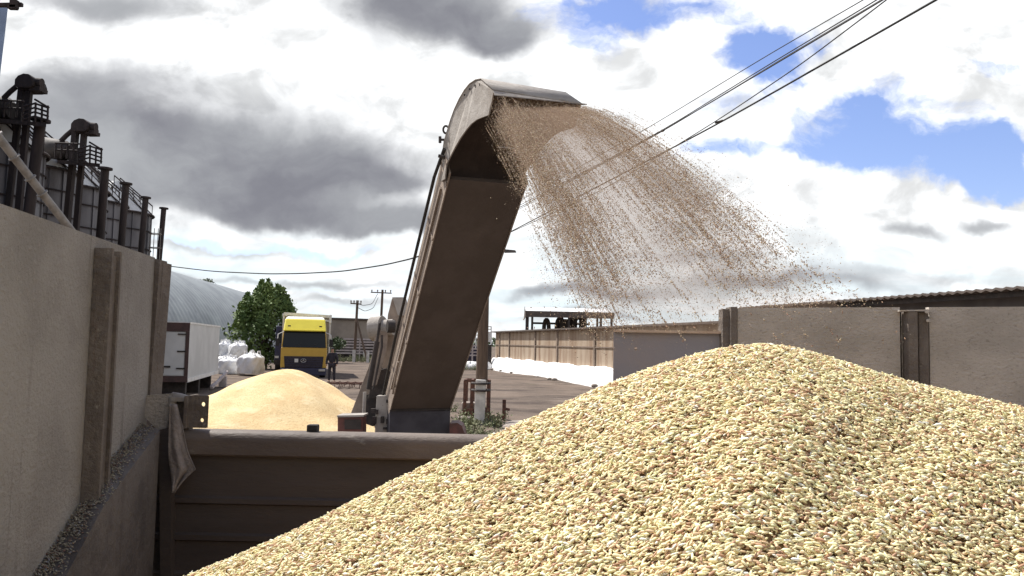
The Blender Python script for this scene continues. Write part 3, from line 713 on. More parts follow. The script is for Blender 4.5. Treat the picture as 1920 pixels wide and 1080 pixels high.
# ------------------------------------------------------------------ silos and their gear
silo_px = [(70, 285, 23.8), (138, 325, 27.4), (192, 358, 30.4), (228, 384, 33.7), (278, 403, 36.9)]
sl_lab = ['nearest grey silo at the left picture edge behind the pale auger tube', 'second grey silo in the row with a dark drum above it',
          'third grey silo in the row just beyond the second bucket elevator', 'fourth grey silo in the row between two slim dark pipes', 'farthest grey silo in the row with a caged ladder']
SR = 1.5
silos = []
for (px, py, Yv), lab in zip(silo_px, sl_lab):
    p = at(px, py, Yv); cx = p.x-SR*1.0; he = p.z
    t = thing('grain_silo', (cx, Yv, 0), lab, 'silo', 'grey grain silos in a row')
    prof = [(SR, -.1)]
    m = MB(); m.lathe([(SR, -.1), (SR, he)], (cx, Yv, 0), 40)
    for k in range(40):
        a = 2*math.pi*k/40
        if k % 2 == 0: m.box((cx+(SR+.02)*math.cos(a), Yv+(SR+.02)*math.sin(a), he/2), (.05, .07, he-.02), rz=a)
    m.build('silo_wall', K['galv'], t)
    m = MB()
    for zz_ in np.arange(1.0, he-.2, .85):
        m.tube([(cx+(SR+.06)*math.cos(a), Yv+(SR+.06)*math.sin(a), zz_) for a in np.linspace(0, 2*math.pi, 33)], .03, 5, False)
    m.build('hoops', K['soot'], t)
    rh = 1.25
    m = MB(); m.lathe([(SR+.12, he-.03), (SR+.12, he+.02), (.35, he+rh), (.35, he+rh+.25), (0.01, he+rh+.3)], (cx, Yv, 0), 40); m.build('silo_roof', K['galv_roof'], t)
    m = MB()
    for k in range(14):
        a = 2*math.pi*(k+.3)/14; c_, s_ = math.cos(a), math.sin(a)
        m.bar((cx+(SR+.1)*c_, Yv+(SR+.1)*s_, he+.05), (cx+.38*c_, Yv+.38*s_, he+rh+.03), .028, .03)
    m.tube([(cx+(SR+.12)*math.cos(a), Yv+(SR+.12)*math.sin(a), he) for a in np.linspace(0, 2*math.pi, 33)], .05, 5, False)
    m.build('roof_ribs', K['soot'], t)
    # roof rail going down towards the right
    m = MB(); ra = V((cx, Yv-.35, he+rh+.5)); rb = V((cx+SR+.15, Yv-.5, he+.42))
    for dy in (0, .55):
        m.tube([ra+V((0, dy, 0)), rb+V((0, dy, 0))], .03, 6); m.tube([ra+V((0, dy, -.4)), rb+V((0, dy, -.4))], .03, 6)
        for q in range(6):
            pp = ra.lerp(rb, q/5)+V((0, dy, 0)); m.tube([pp, pp+V((0, 0, -.5))], .018, 5)
    m.build('roof_rail', K['soot'], t)
    silos.append((cx, Yv, he, rh, t))
# caged ladder on the last silo
cx, Yv, he, rh, t = silos[-1]
m = MB(); bx_ = at(289, 440, 36.9).x; 
for dx in (-.18, 0, .18, .3):
    m.tube([(bx_+dx, 36.9, .5), (bx_+dx, 36.9, at(285, 428, 36.9).z)], .018, 5)
for z in np.arange(1, at(285, 428, 36.9).z+.1, .65):
    m.tube([(bx_+.07+.25*math.cos(a), 36.9+.25*math.sin(a), z) for a in np.linspace(0, 2*math.pi, 13)], .022, 5, False)
m.build('caged_ladder', K['auger'], t)

# slim dark vent pipes
pipes = [(76, 228, 47, 455, 22.5, .15, 'thick dark pipe with flanged cap standing beside the nearest silo'),
         (197, 318, 187, 455, 28.8, .145, 'dark capped pipe standing just right of the second bucket elevator'),
         (236, 346, 227, 463, 31.3, .135, 'dark capped pipe standing in front of the fourth silo'),
         (273, 372, 264, 475, 34.6, .125, 'dark capped pipe standing beside the farthest silo and its ladder'),
         (307, 392, 299, 482, 37.5, .118, 'last dark capped pipe of the row standing against open sky')]
for x0, y0, x1, y1, Yv, w_, lab in pipes:
    a = at(x0, y0, Yv); b = at(x1, y1, Yv); d = (b-a); b = a+d*(a.z/-d.z)
    t = thing('vent_pipe', tuple(b), lab, 'pipe', 'dark capped pipes beside the silos')
    m = MB(); m.tube([b, a], w_, 16); m.build('pipe', K['soot'], t)
    m = MB(); dd = (a-b).normalized(); m.tube([a, a+dd*.07], w_*1.75, 16); m.build('cap', K['soot'], t)

# bucket elevators
def elevator(hx, hy, legs, Yv, sc, lab, drum):
    base = at(legs[0][2], 470, Yv)
    t = thing('bucket_elevator', (base.x, Yv, 0), lab, 'elevator', 'bucket elevators above the silos')
    P = lambda x, y, dy=0: at(hx+x*sc, hy+y*sc, Yv+dy)
    px = Yv/1500*sc
    for (xa, ya, xb, yb, w_) in legs:
        a = at(xa, ya, Yv); b = at(xb, yb, Yv); d = b-a; b = a+d*(a.z/-d.z)
        m = MB(); m.bar(a, b, w_*Yv/1500, .16); m.build('leg', K['soot'], t)
    m = MB()   # rounded head casing
    prof = [(-19, 8), (-18, -4), (-12, -11), (-2, -15), (8, -14), (15, -8), (18, 0), (17, 8), (10, 12), (-12, 12)]
    m.prism([P(x, y, -.3) for x, y in prof], V((0, .7, 0))); hd = bevel(m.build('head', K['soot'], t), .03)
    m = MB(); m.tube([P(18, 4, -.1), P(24, 4, -.1)], 4*px, 12); m.tube([P(24, 3, -.1), P(34, 4, -.1)], 9*px, 16); m.build('motor', K['soot'], hd)
    m = MB(); m.prism([P(14, 8, -.2), P(30, 10, -.2), P(29, 17, -.2), P(8, 17, -.2)], V((0, .4, 0))); m.build('motor_bracket', K['soot'], hd)
    m = MB(); m.tube([P(-14, 10), P(-26, 20), P(-38, 32)], 5*px, 10); m.build('spout', K['soot'], t)
    # platform with railing
    m = MB(); fl = 76; m.prism([P(-45, fl-6, -.6), P(42, fl+2, -.6), P(42, fl+2, .9), P(-45, fl-6, .9)], V((0, 0, -.12)))
    m.build('platform', K['soot'], t)
    m = MB()
    for dy in (-.6, .9):
        for q in range(4):
            m.tube([P(-2, 48+q*8, dy), P(20, 46+q*8-4, dy), P(45, 48+q*8+2, dy)], .03, 5)
        for x in (-2, 10, 22, 34, 45):
            m.tube([P(x, 40 if x in (22,) else 46, dy), P(x-1, fl+2, dy)], .03, 5)
        m.tube([P(-48, 36, dy), P(0, 38, dy)], .03, 5); m.tube([P(-48, 50, dy), P(0, 52, dy)], .03, 5)
        for x in (-48, -36, -24, -12): m.tube([P(x, 36, dy), P(x-2, 68, dy)], .028, 5)
        m.tube([P(20, 34, dy), P(47, 50, dy)], .03, 5)
    for q in range(4):
        y = 50+q*8; m.tube([P(45, y, -.6), P(45, y, .9)], .03, 5)
    m.build('railing', K['soot'], t)
    if drum:
        m = MB(); x0, y0, x1, y1, r_ = drum; a = at(x0, y0, Yv+.4); b = at(x1, y1, Yv+.1); d = (b-a)
        m.tube([a, a+d*.06, a+d*.8, b], [r_*.75, r_, r_, r_*.6], 18); m.build('cleaning_drum', K['dark_steel'], t)
elevator(149, 235, [(142, 244, 124, 430, 12), (158, 246, 151, 330, 8)], 26, .92, 'bucket elevator with round head standing before the second and third silos', (82, 276, 130, 284, .34))
elevator(45, 152, [(41, 165, 29, 270, 8), (55, 165, 44, 290, 9)], 22.7, 1.0, 'taller bucket elevator with round head at the left picture edge', (-40, 204, 24, 208, .4))
# diagonal auger tube
a = at(-30, 222, 17.5); b = at(137, 437, 19.5); d = b-a; b2 = a+d*1.16
t = thing('auger_tube', (b2.x, b2.y, 0), 'pale grey auger tube slanting down across the silo fronts', 'auger')
m = MB(); m.tube([a, b2], .095, 16); m.build('tube', K['auger'], t)
m = MB()
for q in (.12, .3, .47, .6): m.tube([a.lerp(b2, q*.9), a.lerp(b2, q*.9+.008)], .135, 16)
m.build('flanges', K['auger'], t)
m = MB(); m.bar((b2.x, b2.y, 0), tuple(b2), .12); m.build('support_post', K['soot'], t)
# pale blue tower at the picture edge
pA = at(15, 14, 20); pB = at(1, 130, 20)
t = thing('dryer_tower', (pA.x-1.9, 21, 0), 'pale blue clad tower rising at the upper left corner', 'tower')
m = MB(); bb = pB+(pB-pA)*((pB.z)/(pA.z-pB.z))
m.prism([pA, V((bb.x, bb.y, 0)), V((bb.x-2.6, bb.y, 0)), V((pA.x-2.6, pA.y, pA.z))], V((-1.75, 2.6, 0))); m.build('cladding', K['tower_blue'], t)
m = MB(); m.bar(at(-30, 10, 19.6), at(42, 9, 19.6), .09); m.box(at(27, 8, 19.5), (.16, .15, .2)); m.box(at(24, 14, 19.5), (.2, .15, .09)); m.build('floodlight', K['soot'], t)

# ------------------------------------------------------------------ hangar
def hangar():
    a0 = V((-25.85, 40.5, 0)); a1 = V((-33.5, 104, 0)); R = 7.5; ax = (a1-a0).normalized(); sd = V((ax.y, -ax.x, 0)); Lh = (a1-a0).length
    t = thing('arched_hangar', tuple(a0), 'grey arched corrugated metal hangar behind the white container body', 'hangar')
    def fn(i, j):
        th = math.pi*j; s = i*Lh; rr = R+.013*math.sin(s*2*math.pi/.9)
        return a0+ax*s+sd*(rr*math.cos(th))+V((0, 0, rr*math.sin(th)-.05))
    m = MB(); m.grid(fn, 520, 40); m.build('arched_roof', K['hangar'], t)
    m = MB(); m.prism([a0+ax*.3+sd*(R*.99*math.cos(x))+V((0, 0, R*.99*math.sin(x)-.05)) for x in np.linspace(0, math.pi, 30)], ax*.1); m.build('end_wall', K['galv'], t)
    m = MB(); m.prism([a1-ax*.3+sd*(R*.99*math.cos(x))+V((0, 0, R*.99*math.sin(x)-.05)) for x in np.linspace(0, math.pi, 30)], ax*.1); m.build('end_wall', K['galv'], t)
hangar()

# ------------------------------------------------------------------ fridge container body
def container():
    Yn = 28.0; tp = at(355, 607, Yn); bt = at(350, 714, Yn); z0, z1 = bt.z, tp.z; P0 = V(((tp.x+bt.x)/2, Yn, 0))
    far = at(411, 640, Yn*1.27); sd = V((far.x-P0.x, far.y-P0.y, 0)); Ls = sd.length; sd.normalize()
    fr = V((-sd.y, sd.x, 0)); fr = -fr if fr.x > 0 else fr; W = 2.2
    t = thing('container_body', (P0.x, P0.y, 0), 'white insulated truck box body with brown door frame set on the ground', 'container')
    pt = lambda a, b, z: P0+fr*a+sd*b+V((0, 0, z))
    m = MB(); m.prism([pt(0, .05, z0), pt(W, .05, z0), pt(W, Ls, z0), pt(0, Ls, z0)], V((0, 0, z1-z0))); m.build('box', K['white_box'], t)
    m = MB(); h = z1-z0
    m.prism([pt(-.02, 0, z1-.28), pt(W+.02, 0, z1-.28), pt(W+.02, 0, z1+.03), pt(-.02, 0, z1+.03)], sd*.045)
    m.prism([pt(-.02, 0, z0-.05), pt(W+.02, 0, z0-.05), pt(W+.02, 0, z0+.16), pt(-.02, 0, z0+.16)], sd*.045)
    m.prism([pt(-.02, 0, z0+.163), pt(.10, 0, z0+.163), pt(.10, 0, z1-.283), pt(-.02, 0, z1-.283)], sd*.045)
    m.prism([pt(W-.14, 0, z0+.163), pt(W+.02, 0, z0+.163), pt(W+.02, 0, z1-.283), pt(W-.14, 0, z1-.283)], sd*.045)
    m.build('door_frame', K['box_frame'], t)
    for a0, a1 in ((.12, W/2-.03), (W/2+.03, W-.16)):
        m = MB(); m.prism([pt(a0, .02, z0+.18), pt(a1, .02, z0+.18), pt(a1, .02, z1-.30), pt(a0, .02, z1-.30)], sd*.028); dr = m.build('door', K['white_box'], t)
        m = MB()
        for q in (.2, .5, .8):
            z = z0+h*q
            if a0 < 1: m.prism([pt(.06, -.02, z), pt(.36, -.02, z), pt(.36, -.02, z+.05), pt(.06, -.02, z+.05)], sd*.035)
        if a0 < 1:
            for xx in (.80, .93): m.bar(pt(xx, -.01, z0+.15), pt(xx, -.01, z1-.3), .04)
            m.prism([pt(.55, -.03, z0+.45), pt(.95, -.03, z0+.45), pt(.95, -.03, z0+.51), pt(.55, -.03, z0+.51)], sd*.03)
            m.prism([pt(.76, -.03, z0+.25), pt(.86, -.03, z0+.25), pt(.86, -.03, z0+.44), pt(.76, -.03, z0+.44)], sd*.03)
        else:
            for xx in (1.38, 1.7): m.bar(pt(xx, -.01, z0+.15), pt(xx, -.01, z1-.3), .04)
        m.build('lock_rods', K['dark_steel'], dr)
    m = MB(); m.prism([pt(-.03, .046, z1-.0), pt(W+.03, .046, z1-.0), pt(W+.03, Ls+.03, z1), pt(-.03, Ls+.03, z1)], V((0, 0, .06))); m.prism([pt(-.03, .046, z0-.06), pt(-.0, .046, z0-.06), pt(-.0, Ls, z0-.06), pt(-.03, Ls, z0-.06)], V((0, 0, .14)))
    m.build('edge_trim', K['white_paint'], t)
    m = MB()
    for b in (.6, 3.5, 6.5):
        m = MB(); m.box(pt(W/2, b, z0/2-.06), (W*.9, .3, z0+.1), (fr, sd, V((0, 0, 1)))); m.build('support', K['dark_steel'], t)
    t2 = thing('plank_stack', tuple(pt(1.3, -1.2, 0)), 'low stack of weathered planks lying before the container doors', 'planks')
    m = MB()
    for q in range(4): m.box(pt(1.5+.1*q, -1.2+.06*q, .05+q*.11), (2.2-.25*q, .5, .06), (fr, sd, V((0, 0, 1))))
    m.build('planks', K['fence'], t2)
    t3 = thing('drawbar_frame', tuple(pt(-1.0, 6.5, 0)), 'grey steel drawbar frame leaning by the container far corner', 'frame')
    m = MB(); m.bar(pt(-.2, 4.6, .08), pt(-.45, 7.3, .62), .10); m.bar(pt(-.1, 5.2, .1), pt(-.3, 7.3, .4), .09); m.box(pt(-.35, 6.8, .22), (.3, .3, .44), (fr, sd, V((0, 0, 1)))); m.build('beam', K['fence'], t3)
container()

# ------------------------------------------------------------------ big bags
def bag(px, ybot, ytop, wpx, Yv, lab, z0=None, rz=0.0, lean=0.0):
    b = at(px, ybot, Yv); z0 = max(0, b.z) if z0 is None else z0
    H = at(px, ytop, Yv).z-z0; W = wpx*Yv/1500
    t = thing('bulk_bag', (b.x, Yv, z0), lab, 'bag', 'white bulk bags beside the container')
    sd_ = random.random()*9
    def fn(i, j):
        th = 2*math.pi*i; zt = j
        c_, s_ = math.cos(th), math.sin(th); p = 4.0
        r = (abs(c_)**p+abs(s_)**p)**(-1/p)
        bulge = 1+.07*math.sin(min(1, zt*1.25)*math.pi)
        if zt > .72: q = (zt-.72)/.28; bulge *= max(.02, (1-q**1.6))
        z = zt*H if zt < .72 else H*(.72+.28*((zt-.72)/.28))
        w = 1+.035*math.sin(5*th+sd_+zt*6)+.03*math.sin(9*th-zt*11+sd_)
        x = r*c_*W/2*bulge*w; y = r*s_*W/2*bulge*w; x += lean*zt*W
        ca, sa = math.cos(rz), math.sin(rz)
        return V((b.x+x*ca-y*sa, Yv+x*sa+y*ca, z0+z+.02*math.sin(7*th+sd_)*zt))
    m = MB(); m.grid(fn, 48, 28); m.build('sack', K['bag'], t)
    m = MB(); tz = z0+H
    for k in range(4):
        a = rz+math.pi/4+k*math.pi/2; cxk, cyk = b.x+lean*W+.3*W*math.cos(a), Yv+.3*W*math.sin(a)
        m.tube([(cxk-.08, cyk, tz-.22), (cxk-.05, cyk, tz+.05), (cxk+.06, cyk, tz+.07), (cxk+.12, cyk, tz-.22)], .03, 6)
    m.tube([(b.x+lean*W, Yv, tz-.12), (b.x+lean*W+.05, Yv, tz+.12)], [.12, .06], 8)
    m.build('lifting_loops', K['bag'], t)
bag(430, 700, 668, 37, 48, 'upright white bulk bag nearest the container, front row', rz=.15)
bag(469, 700, 660, 40, 47, 'wide slumped white bulk bag at the right end of the front row', rz=-.3, lean=.05)
bag(421, 668, 639, 22, 51, 'small squared white bulk bag stacked highest beside the container', z0=1.0, rz=.1)
bag(444, 668, 641, 30, 50.5, 'pointed white bulk bag stacked behind the front row, leaning right', z0=.95, rz=.5, lean=.12)
bag(424, 700, 664, 34, 50.6, 'half hidden white bulk bag in the back row under the smaller one', rz=-.1)
bag(455, 700, 664, 34, 50.8, 'half hidden white bulk bag in the back row under the pointed one', rz=.2)

# ------------------------------------------------------------------ trees
def leaves(m_, n, centers, rr, size, squash=.85):
    vs = []; fs = []
    for _ in range(n):
        c, r = random.choices(centers, weights=rr)[0] if False else centers[random.randrange(len(centers))]
        d = V((random.gauss(0, 1), random.gauss(0, 1), random.gauss(0, 1))).normalized()
        p = V(c)+V((d.x, d.y, d.z*squash))*r*random.uniform(.55, 1.05)
        u = V((random.gauss(0, 1), random.gauss(0, 1), random.gauss(0, 1))).normalized(); w = u.orthogonal().normalized()
        s = size*random.uniform(.6, 1.3); b = len(vs)
        vs += [p-u*s*.5, p+w*s*.28, p+u*s*.55, p-w*s*.28]; fs.append([b, b+1, b+2, b+3])
    m_.add(vs, fs)
def tree(px, ytop, ybot, wpx, Yv, lab, nclump, nleaf, mt, size, name='broadleaf_tree', cat='tree', spiky=False, cut=0.12, cr=.26):
    b = at(px, 690, Yv); top = at(px, ytop, Yv).z; W = wpx*Yv/1500; H = top
    t = thing(name, (b.x, Yv, 0), lab, cat)
    cl = []
    for k in range(nclump):
        a = random.random()*6.283; zt = random.uniform(cut, .93); prof = math.sin(math.pi*min(1, (zt*.80+.18)))**.75
        rad = W/2*prof*math.sqrt(random.random())
        cl.append((V((b.x+rad*math.cos(a), Yv+rad*math.sin(a), zt*H)), W*cr*random.uniform(.55, 1.0)*(.7 if zt > .75 else 1)))
    if spiky:
        for k in range(54):
            a = random.random()*6.283; rad = W*.46*math.sqrt(random.random()); zz_ = H*(1.0-.34*(rad/(W*.42))**2)+random.uniform(-.25, .45)
            for q in range(4): cl.append((V((b.x+rad*math.cos(a), Yv+rad*math.sin(a), zz_-q*.26)), .13+.09*q))
    m = MB(); leaves(m, nleaf, cl, None, size); m.build('crown', mt, t)
    m = MB(); m.tube([(b.x, Yv, -.1), (b.x+.05, Yv, H*.3), (b.x-.05, Yv, H*.6)], [W*.045, W*.035, W*.012], 9)
    for c, r in cl[:12]:
        m.tube([(b.x, Yv, H*random.uniform(.1, .35)), tuple(V((b.x, Yv, H*.3)).lerp(c, .55)+V((0, 0, .1))), tuple(c)], [W*.02, W*.013, W*.004], 6)
    m.build('trunk', K['bark'], t)
tree(495, 533, 690, 122, 56, 'dense round green tree between the hangar and the yellow truck', 110, 15000, K['leaf'], .25, spiky=True, cut=.08, cr=.22)
tree(303, 567, 690, 44, 50, 'small green tree peeping past the trailer post above the container', 22, 1800, K['leaf'], .22)
tree(383, 516, 690, 60, 128, 'distant tree whose top shows above the hangar ridge', 40, 3000, K['leaf_far'], .4)
tree(623, 628, 690, 44, 74, 'low shaggy bush right of the yellow truck before the rail fence', 18, 1300, K['leaf_far'], .25, 'bush', 'bush', cut=.3)
tree(571, 584, 690, 12, 120, 'far treetop rising just above the yellow truck', 10, 500, K['leaf_far'], .4)
# far wood at the horizon
m = MB(); cl = [(V((random.uniform(-260, 260), random.uniform(285, 310), random.uniform(.5, 3.0))), random.uniform(1.6, 3.6)) for _ in range(420)]
leaves(m, 9000, cl, None, 1.7, .8); o = m.build('far_wood', K['leaf_far'], None, (0, 290, 0)); tag(o, 'low far line of trees along the horizon', 'trees', kind='stuff')

# ------------------------------------------------------------------ yellow truck
def truck():
    Yv = 45.0; P = lambda x, y, dy=0: at(x, y, Yv+dy); cx = P(569, 690).x
    t = thing('lorry', (cx, Yv, 0), 'yellow cab-over lorry with bright sun visor parked behind the grain heap', 'truck', rz=math.radians(14))
    z = lambda py: 2.1-(py-637.5)*Yv/1500
    W = 2.5
    def sec(w0, w1, z0, z1, y0, y1, name, mt, dpt=1.9, par=t, bv_=.05):
        m = MB(); m.prism([V((cx-w0/2, Yv+y0, z0)), V((cx+w0/2, Yv+y0, z0)), V((cx+w1/2, Yv+y1, z1)), V((cx-w1/2, Yv+y1, z1))], V((0, dpt, 0))); return bevel(m.build(name, mt, par), bv_)
    sec(W, W, z(690), z(652), 0, 0, 'cab', K['dim_yellow'])
    sec(W-.02, W-.18, z(652)+.004, z(622), .03, .22, 'cab_upper', K['dim_yellow'], 1.65)
    sec(W-.16, W-.30, z(622)+.004, z(599), -.10, .45, 'roof_fairing', K['yellow'], 1.5)
    sec(W-.32, W-.55, z(599)+.004, z(594), .5, .8, 'roof_spoiler', K['white_paint'], .9)
    m = MB(); m.prism([V((cx-W/2+.07, Yv-.02, z(652))), V((cx+W/2-.07, Yv-.02, z(652))), V((cx+W/2-.13, Yv+.165, z(622.5))), V((cx-W/2+.13, Yv+.165, z(622.5)))], V((0, .05, 0))); ws = m.build('windscreen', K['glass'], t)
    m = MB(); 
    for dx in (-.5, .35): m.bar(V((cx+dx, Yv-.01, z(650))), V((cx+dx+.45, Yv+.05, z(643))), .02)
    m.build('wiper', K['rubber'], ws)
    m = MB(); m.prism([V((cx-1.02, Yv-.03, z(690))), V((cx+1.02, Yv-.03, z(690))), V((cx+1.08, Yv-.03, z(668.5))), V((cx-1.08, Yv-.03, z(668.5)))], V((0, .06, 0))); gr = bevel(m.build('grille', K['grille'], t), .02)
    m = MB()
    for q in range(4): m.box((cx, Yv-.045, z(687-q*4.3)), (1.98, .03, .03))
    m.build('grille_bars', K['navy'], gr)
    m = MB(); ec = V((cx-.02, Yv-.075, z(676.5))); m.tube([ec+V((.145*math.cos(a), 0, .105*math.sin(a))) for a in np.linspace(0, 2*math.pi, 25)], .016, 6, False)
    for a in (90, 210, 330): m.bar(ec, ec+V((.13*math.cos(math.radians(a)), 0, .095*math.sin(math.radians(a)))), .022)
    m.build('emblem', K['chrome'], gr)
    m = MB(); m.box((cx-.40, Yv-.07, z(676.5)), (.20, .02, .2)); m.build('white_plate', K['white_paint'], gr)
    sec(W-.02, W, z(704), z(690.3), -.10, -.06, 'bumper', K['navy'], .6)
    for s in (-1, 1):
        m = MB(); m.box((cx+s*1.0, Yv-.12, z(694)), (.36, .05, .14)); bevel(m.build('headlight', K['chrome'], t), .02)
        m = MB(); m.tube([(cx+s*(W/2-.12), Yv+.1, z(623)), (cx+s*(W/2+.18), Yv-.05, z(628)), (cx+s*(W/2+.2), Yv-.05, z(640))], .025, 6); mr = m.build('mirror_arm', K['white_paint'], t)
        m = MB(); m.box((cx+s*(W/2+.2), Yv-.05, z(643)), (.2, .09, .42)); bevel(m.build('mirror', K['rubber'], mr), .02)
        m = MB(); m.box((cx+s*.85, Yv-.125, z(612.5)), (.16, .03, .07)); m.build('marker_lamp', K['grille'], t)
    m = MB(); m.box((cx, Yv-.03, z(620.5)), (W-.3, .14, .05)); m.build('visor', K['yellow'], t)
    for yy_ in (.9, 4.8, 6.1):
        for s in (-1, 1):
            m = MB(); c = V((cx+s*1.05, Yv+yy_, .48)); m.tube([c-V((.16, 0, 0)), c+V((.16, 0, 0))], .5, 24); w = bevel(m.build('wheel', K['rubber'], t), .04)
            m = MB(); m.tube([c-V((.17, 0, 0)), c+V((.17, 0, 0))], .26, 14); m.build('rim', K['chrome'], w)
    m = MB(); m.box((cx, Yv+4.2, .85), (.9, 8, .25)); m.build('chassis', K['dark_steel'], t)
    # load body with white framed top
    m = MB(); m.box((cx+.08, Yv+5.6, 2.28), (2.5, 6.4, 2.4)); m.build('load_cover', K['tarp'], t)
    m = MB(); zt = z(590)
    xs = (cx-1.25, cx+1.42)
    y0, y1 = Yv+2.34, Yv+8.8
    for x in xs: m.bar((x, y0, zt), (x, y1, zt), .16); m.bar((x, y0, 1.0), (x, y0, zt), .10)
    m.bar((xs[0], y0, zt+.07), (xs[1], y0, zt-.03), .17); m.bar((xs[0]+.5, y0-.02, zt-.02), (xs[1], y0-.02, zt-.30), .10); m.bar((xs[1], y0-.05, zt+.06), (xs[1], y0-.05, zt-.42), .14)
    m.build('white_frame', K['white_paint'], t)
truck()
def blue_truck():
    Yv = 52.0; cx = at(517, 640, Yv).x+1.2; z = lambda py: 2.1-(py-636.5)*Yv/1500
    t = thing('lorry', (cx, Yv, 0), 'dark blue lorry mostly hidden between the tree and the yellow lorry', 'truck', rz=math.radians(14))
    m = MB(); m.prism([V((cx-1.2, Yv, .75)), V((cx+1.2, Yv, .75)), V((cx+1.15, Yv+.15, z(612))), V((cx-1.15, Yv+.15, z(612)))], V((0, 1.9, 0))); bevel(m.build('cab', K['navy'], t), .05)
    m = MB(); m.prism([V((cx-1.05, Yv+.06, 1.85)), V((cx+1.05, Yv+.06, 1.85)), V((cx+1.0, Yv+.11, 2.65)), V((cx-1.0, Yv+.11, 2.65))], V((0, .03, 0))); m.build('windscreen', K['glass'], t)
    m = MB(); m.box((cx, Yv-.06, .62), (2.4, .3, .3)); m.build('bumper', K['dark_steel'], t)
    m = MB(); m.box((cx, Yv+5, 1.95), (2.4, 5.6, 1.9)); m.build('tipper_body', K['navy'], t)
    m = MB(); m.box((cx, Yv+3.5, .8), (.9, 7, .25)); m.build('chassis', K['dark_steel'], t)
    m = MB(); m.box((cx-1.05, Yv-.04, .95), (.25, .06, .14)); m.box((cx+1.05, Yv-.04, .95), (.25, .06, .14)); m.build('headlights', K['chrome'], t)
    for yy_ in (.9, 5.2):
        for s in (-1, 1):
            m = MB(); c = V((cx+s*1.0, Yv+yy_, .48)); m.tube([c-V((.16, 0, 0)), c+V((.16, 0, 0))], .5, 20); bevel(m.build('wheel', K['rubber'], t), .04)
blue_truck()

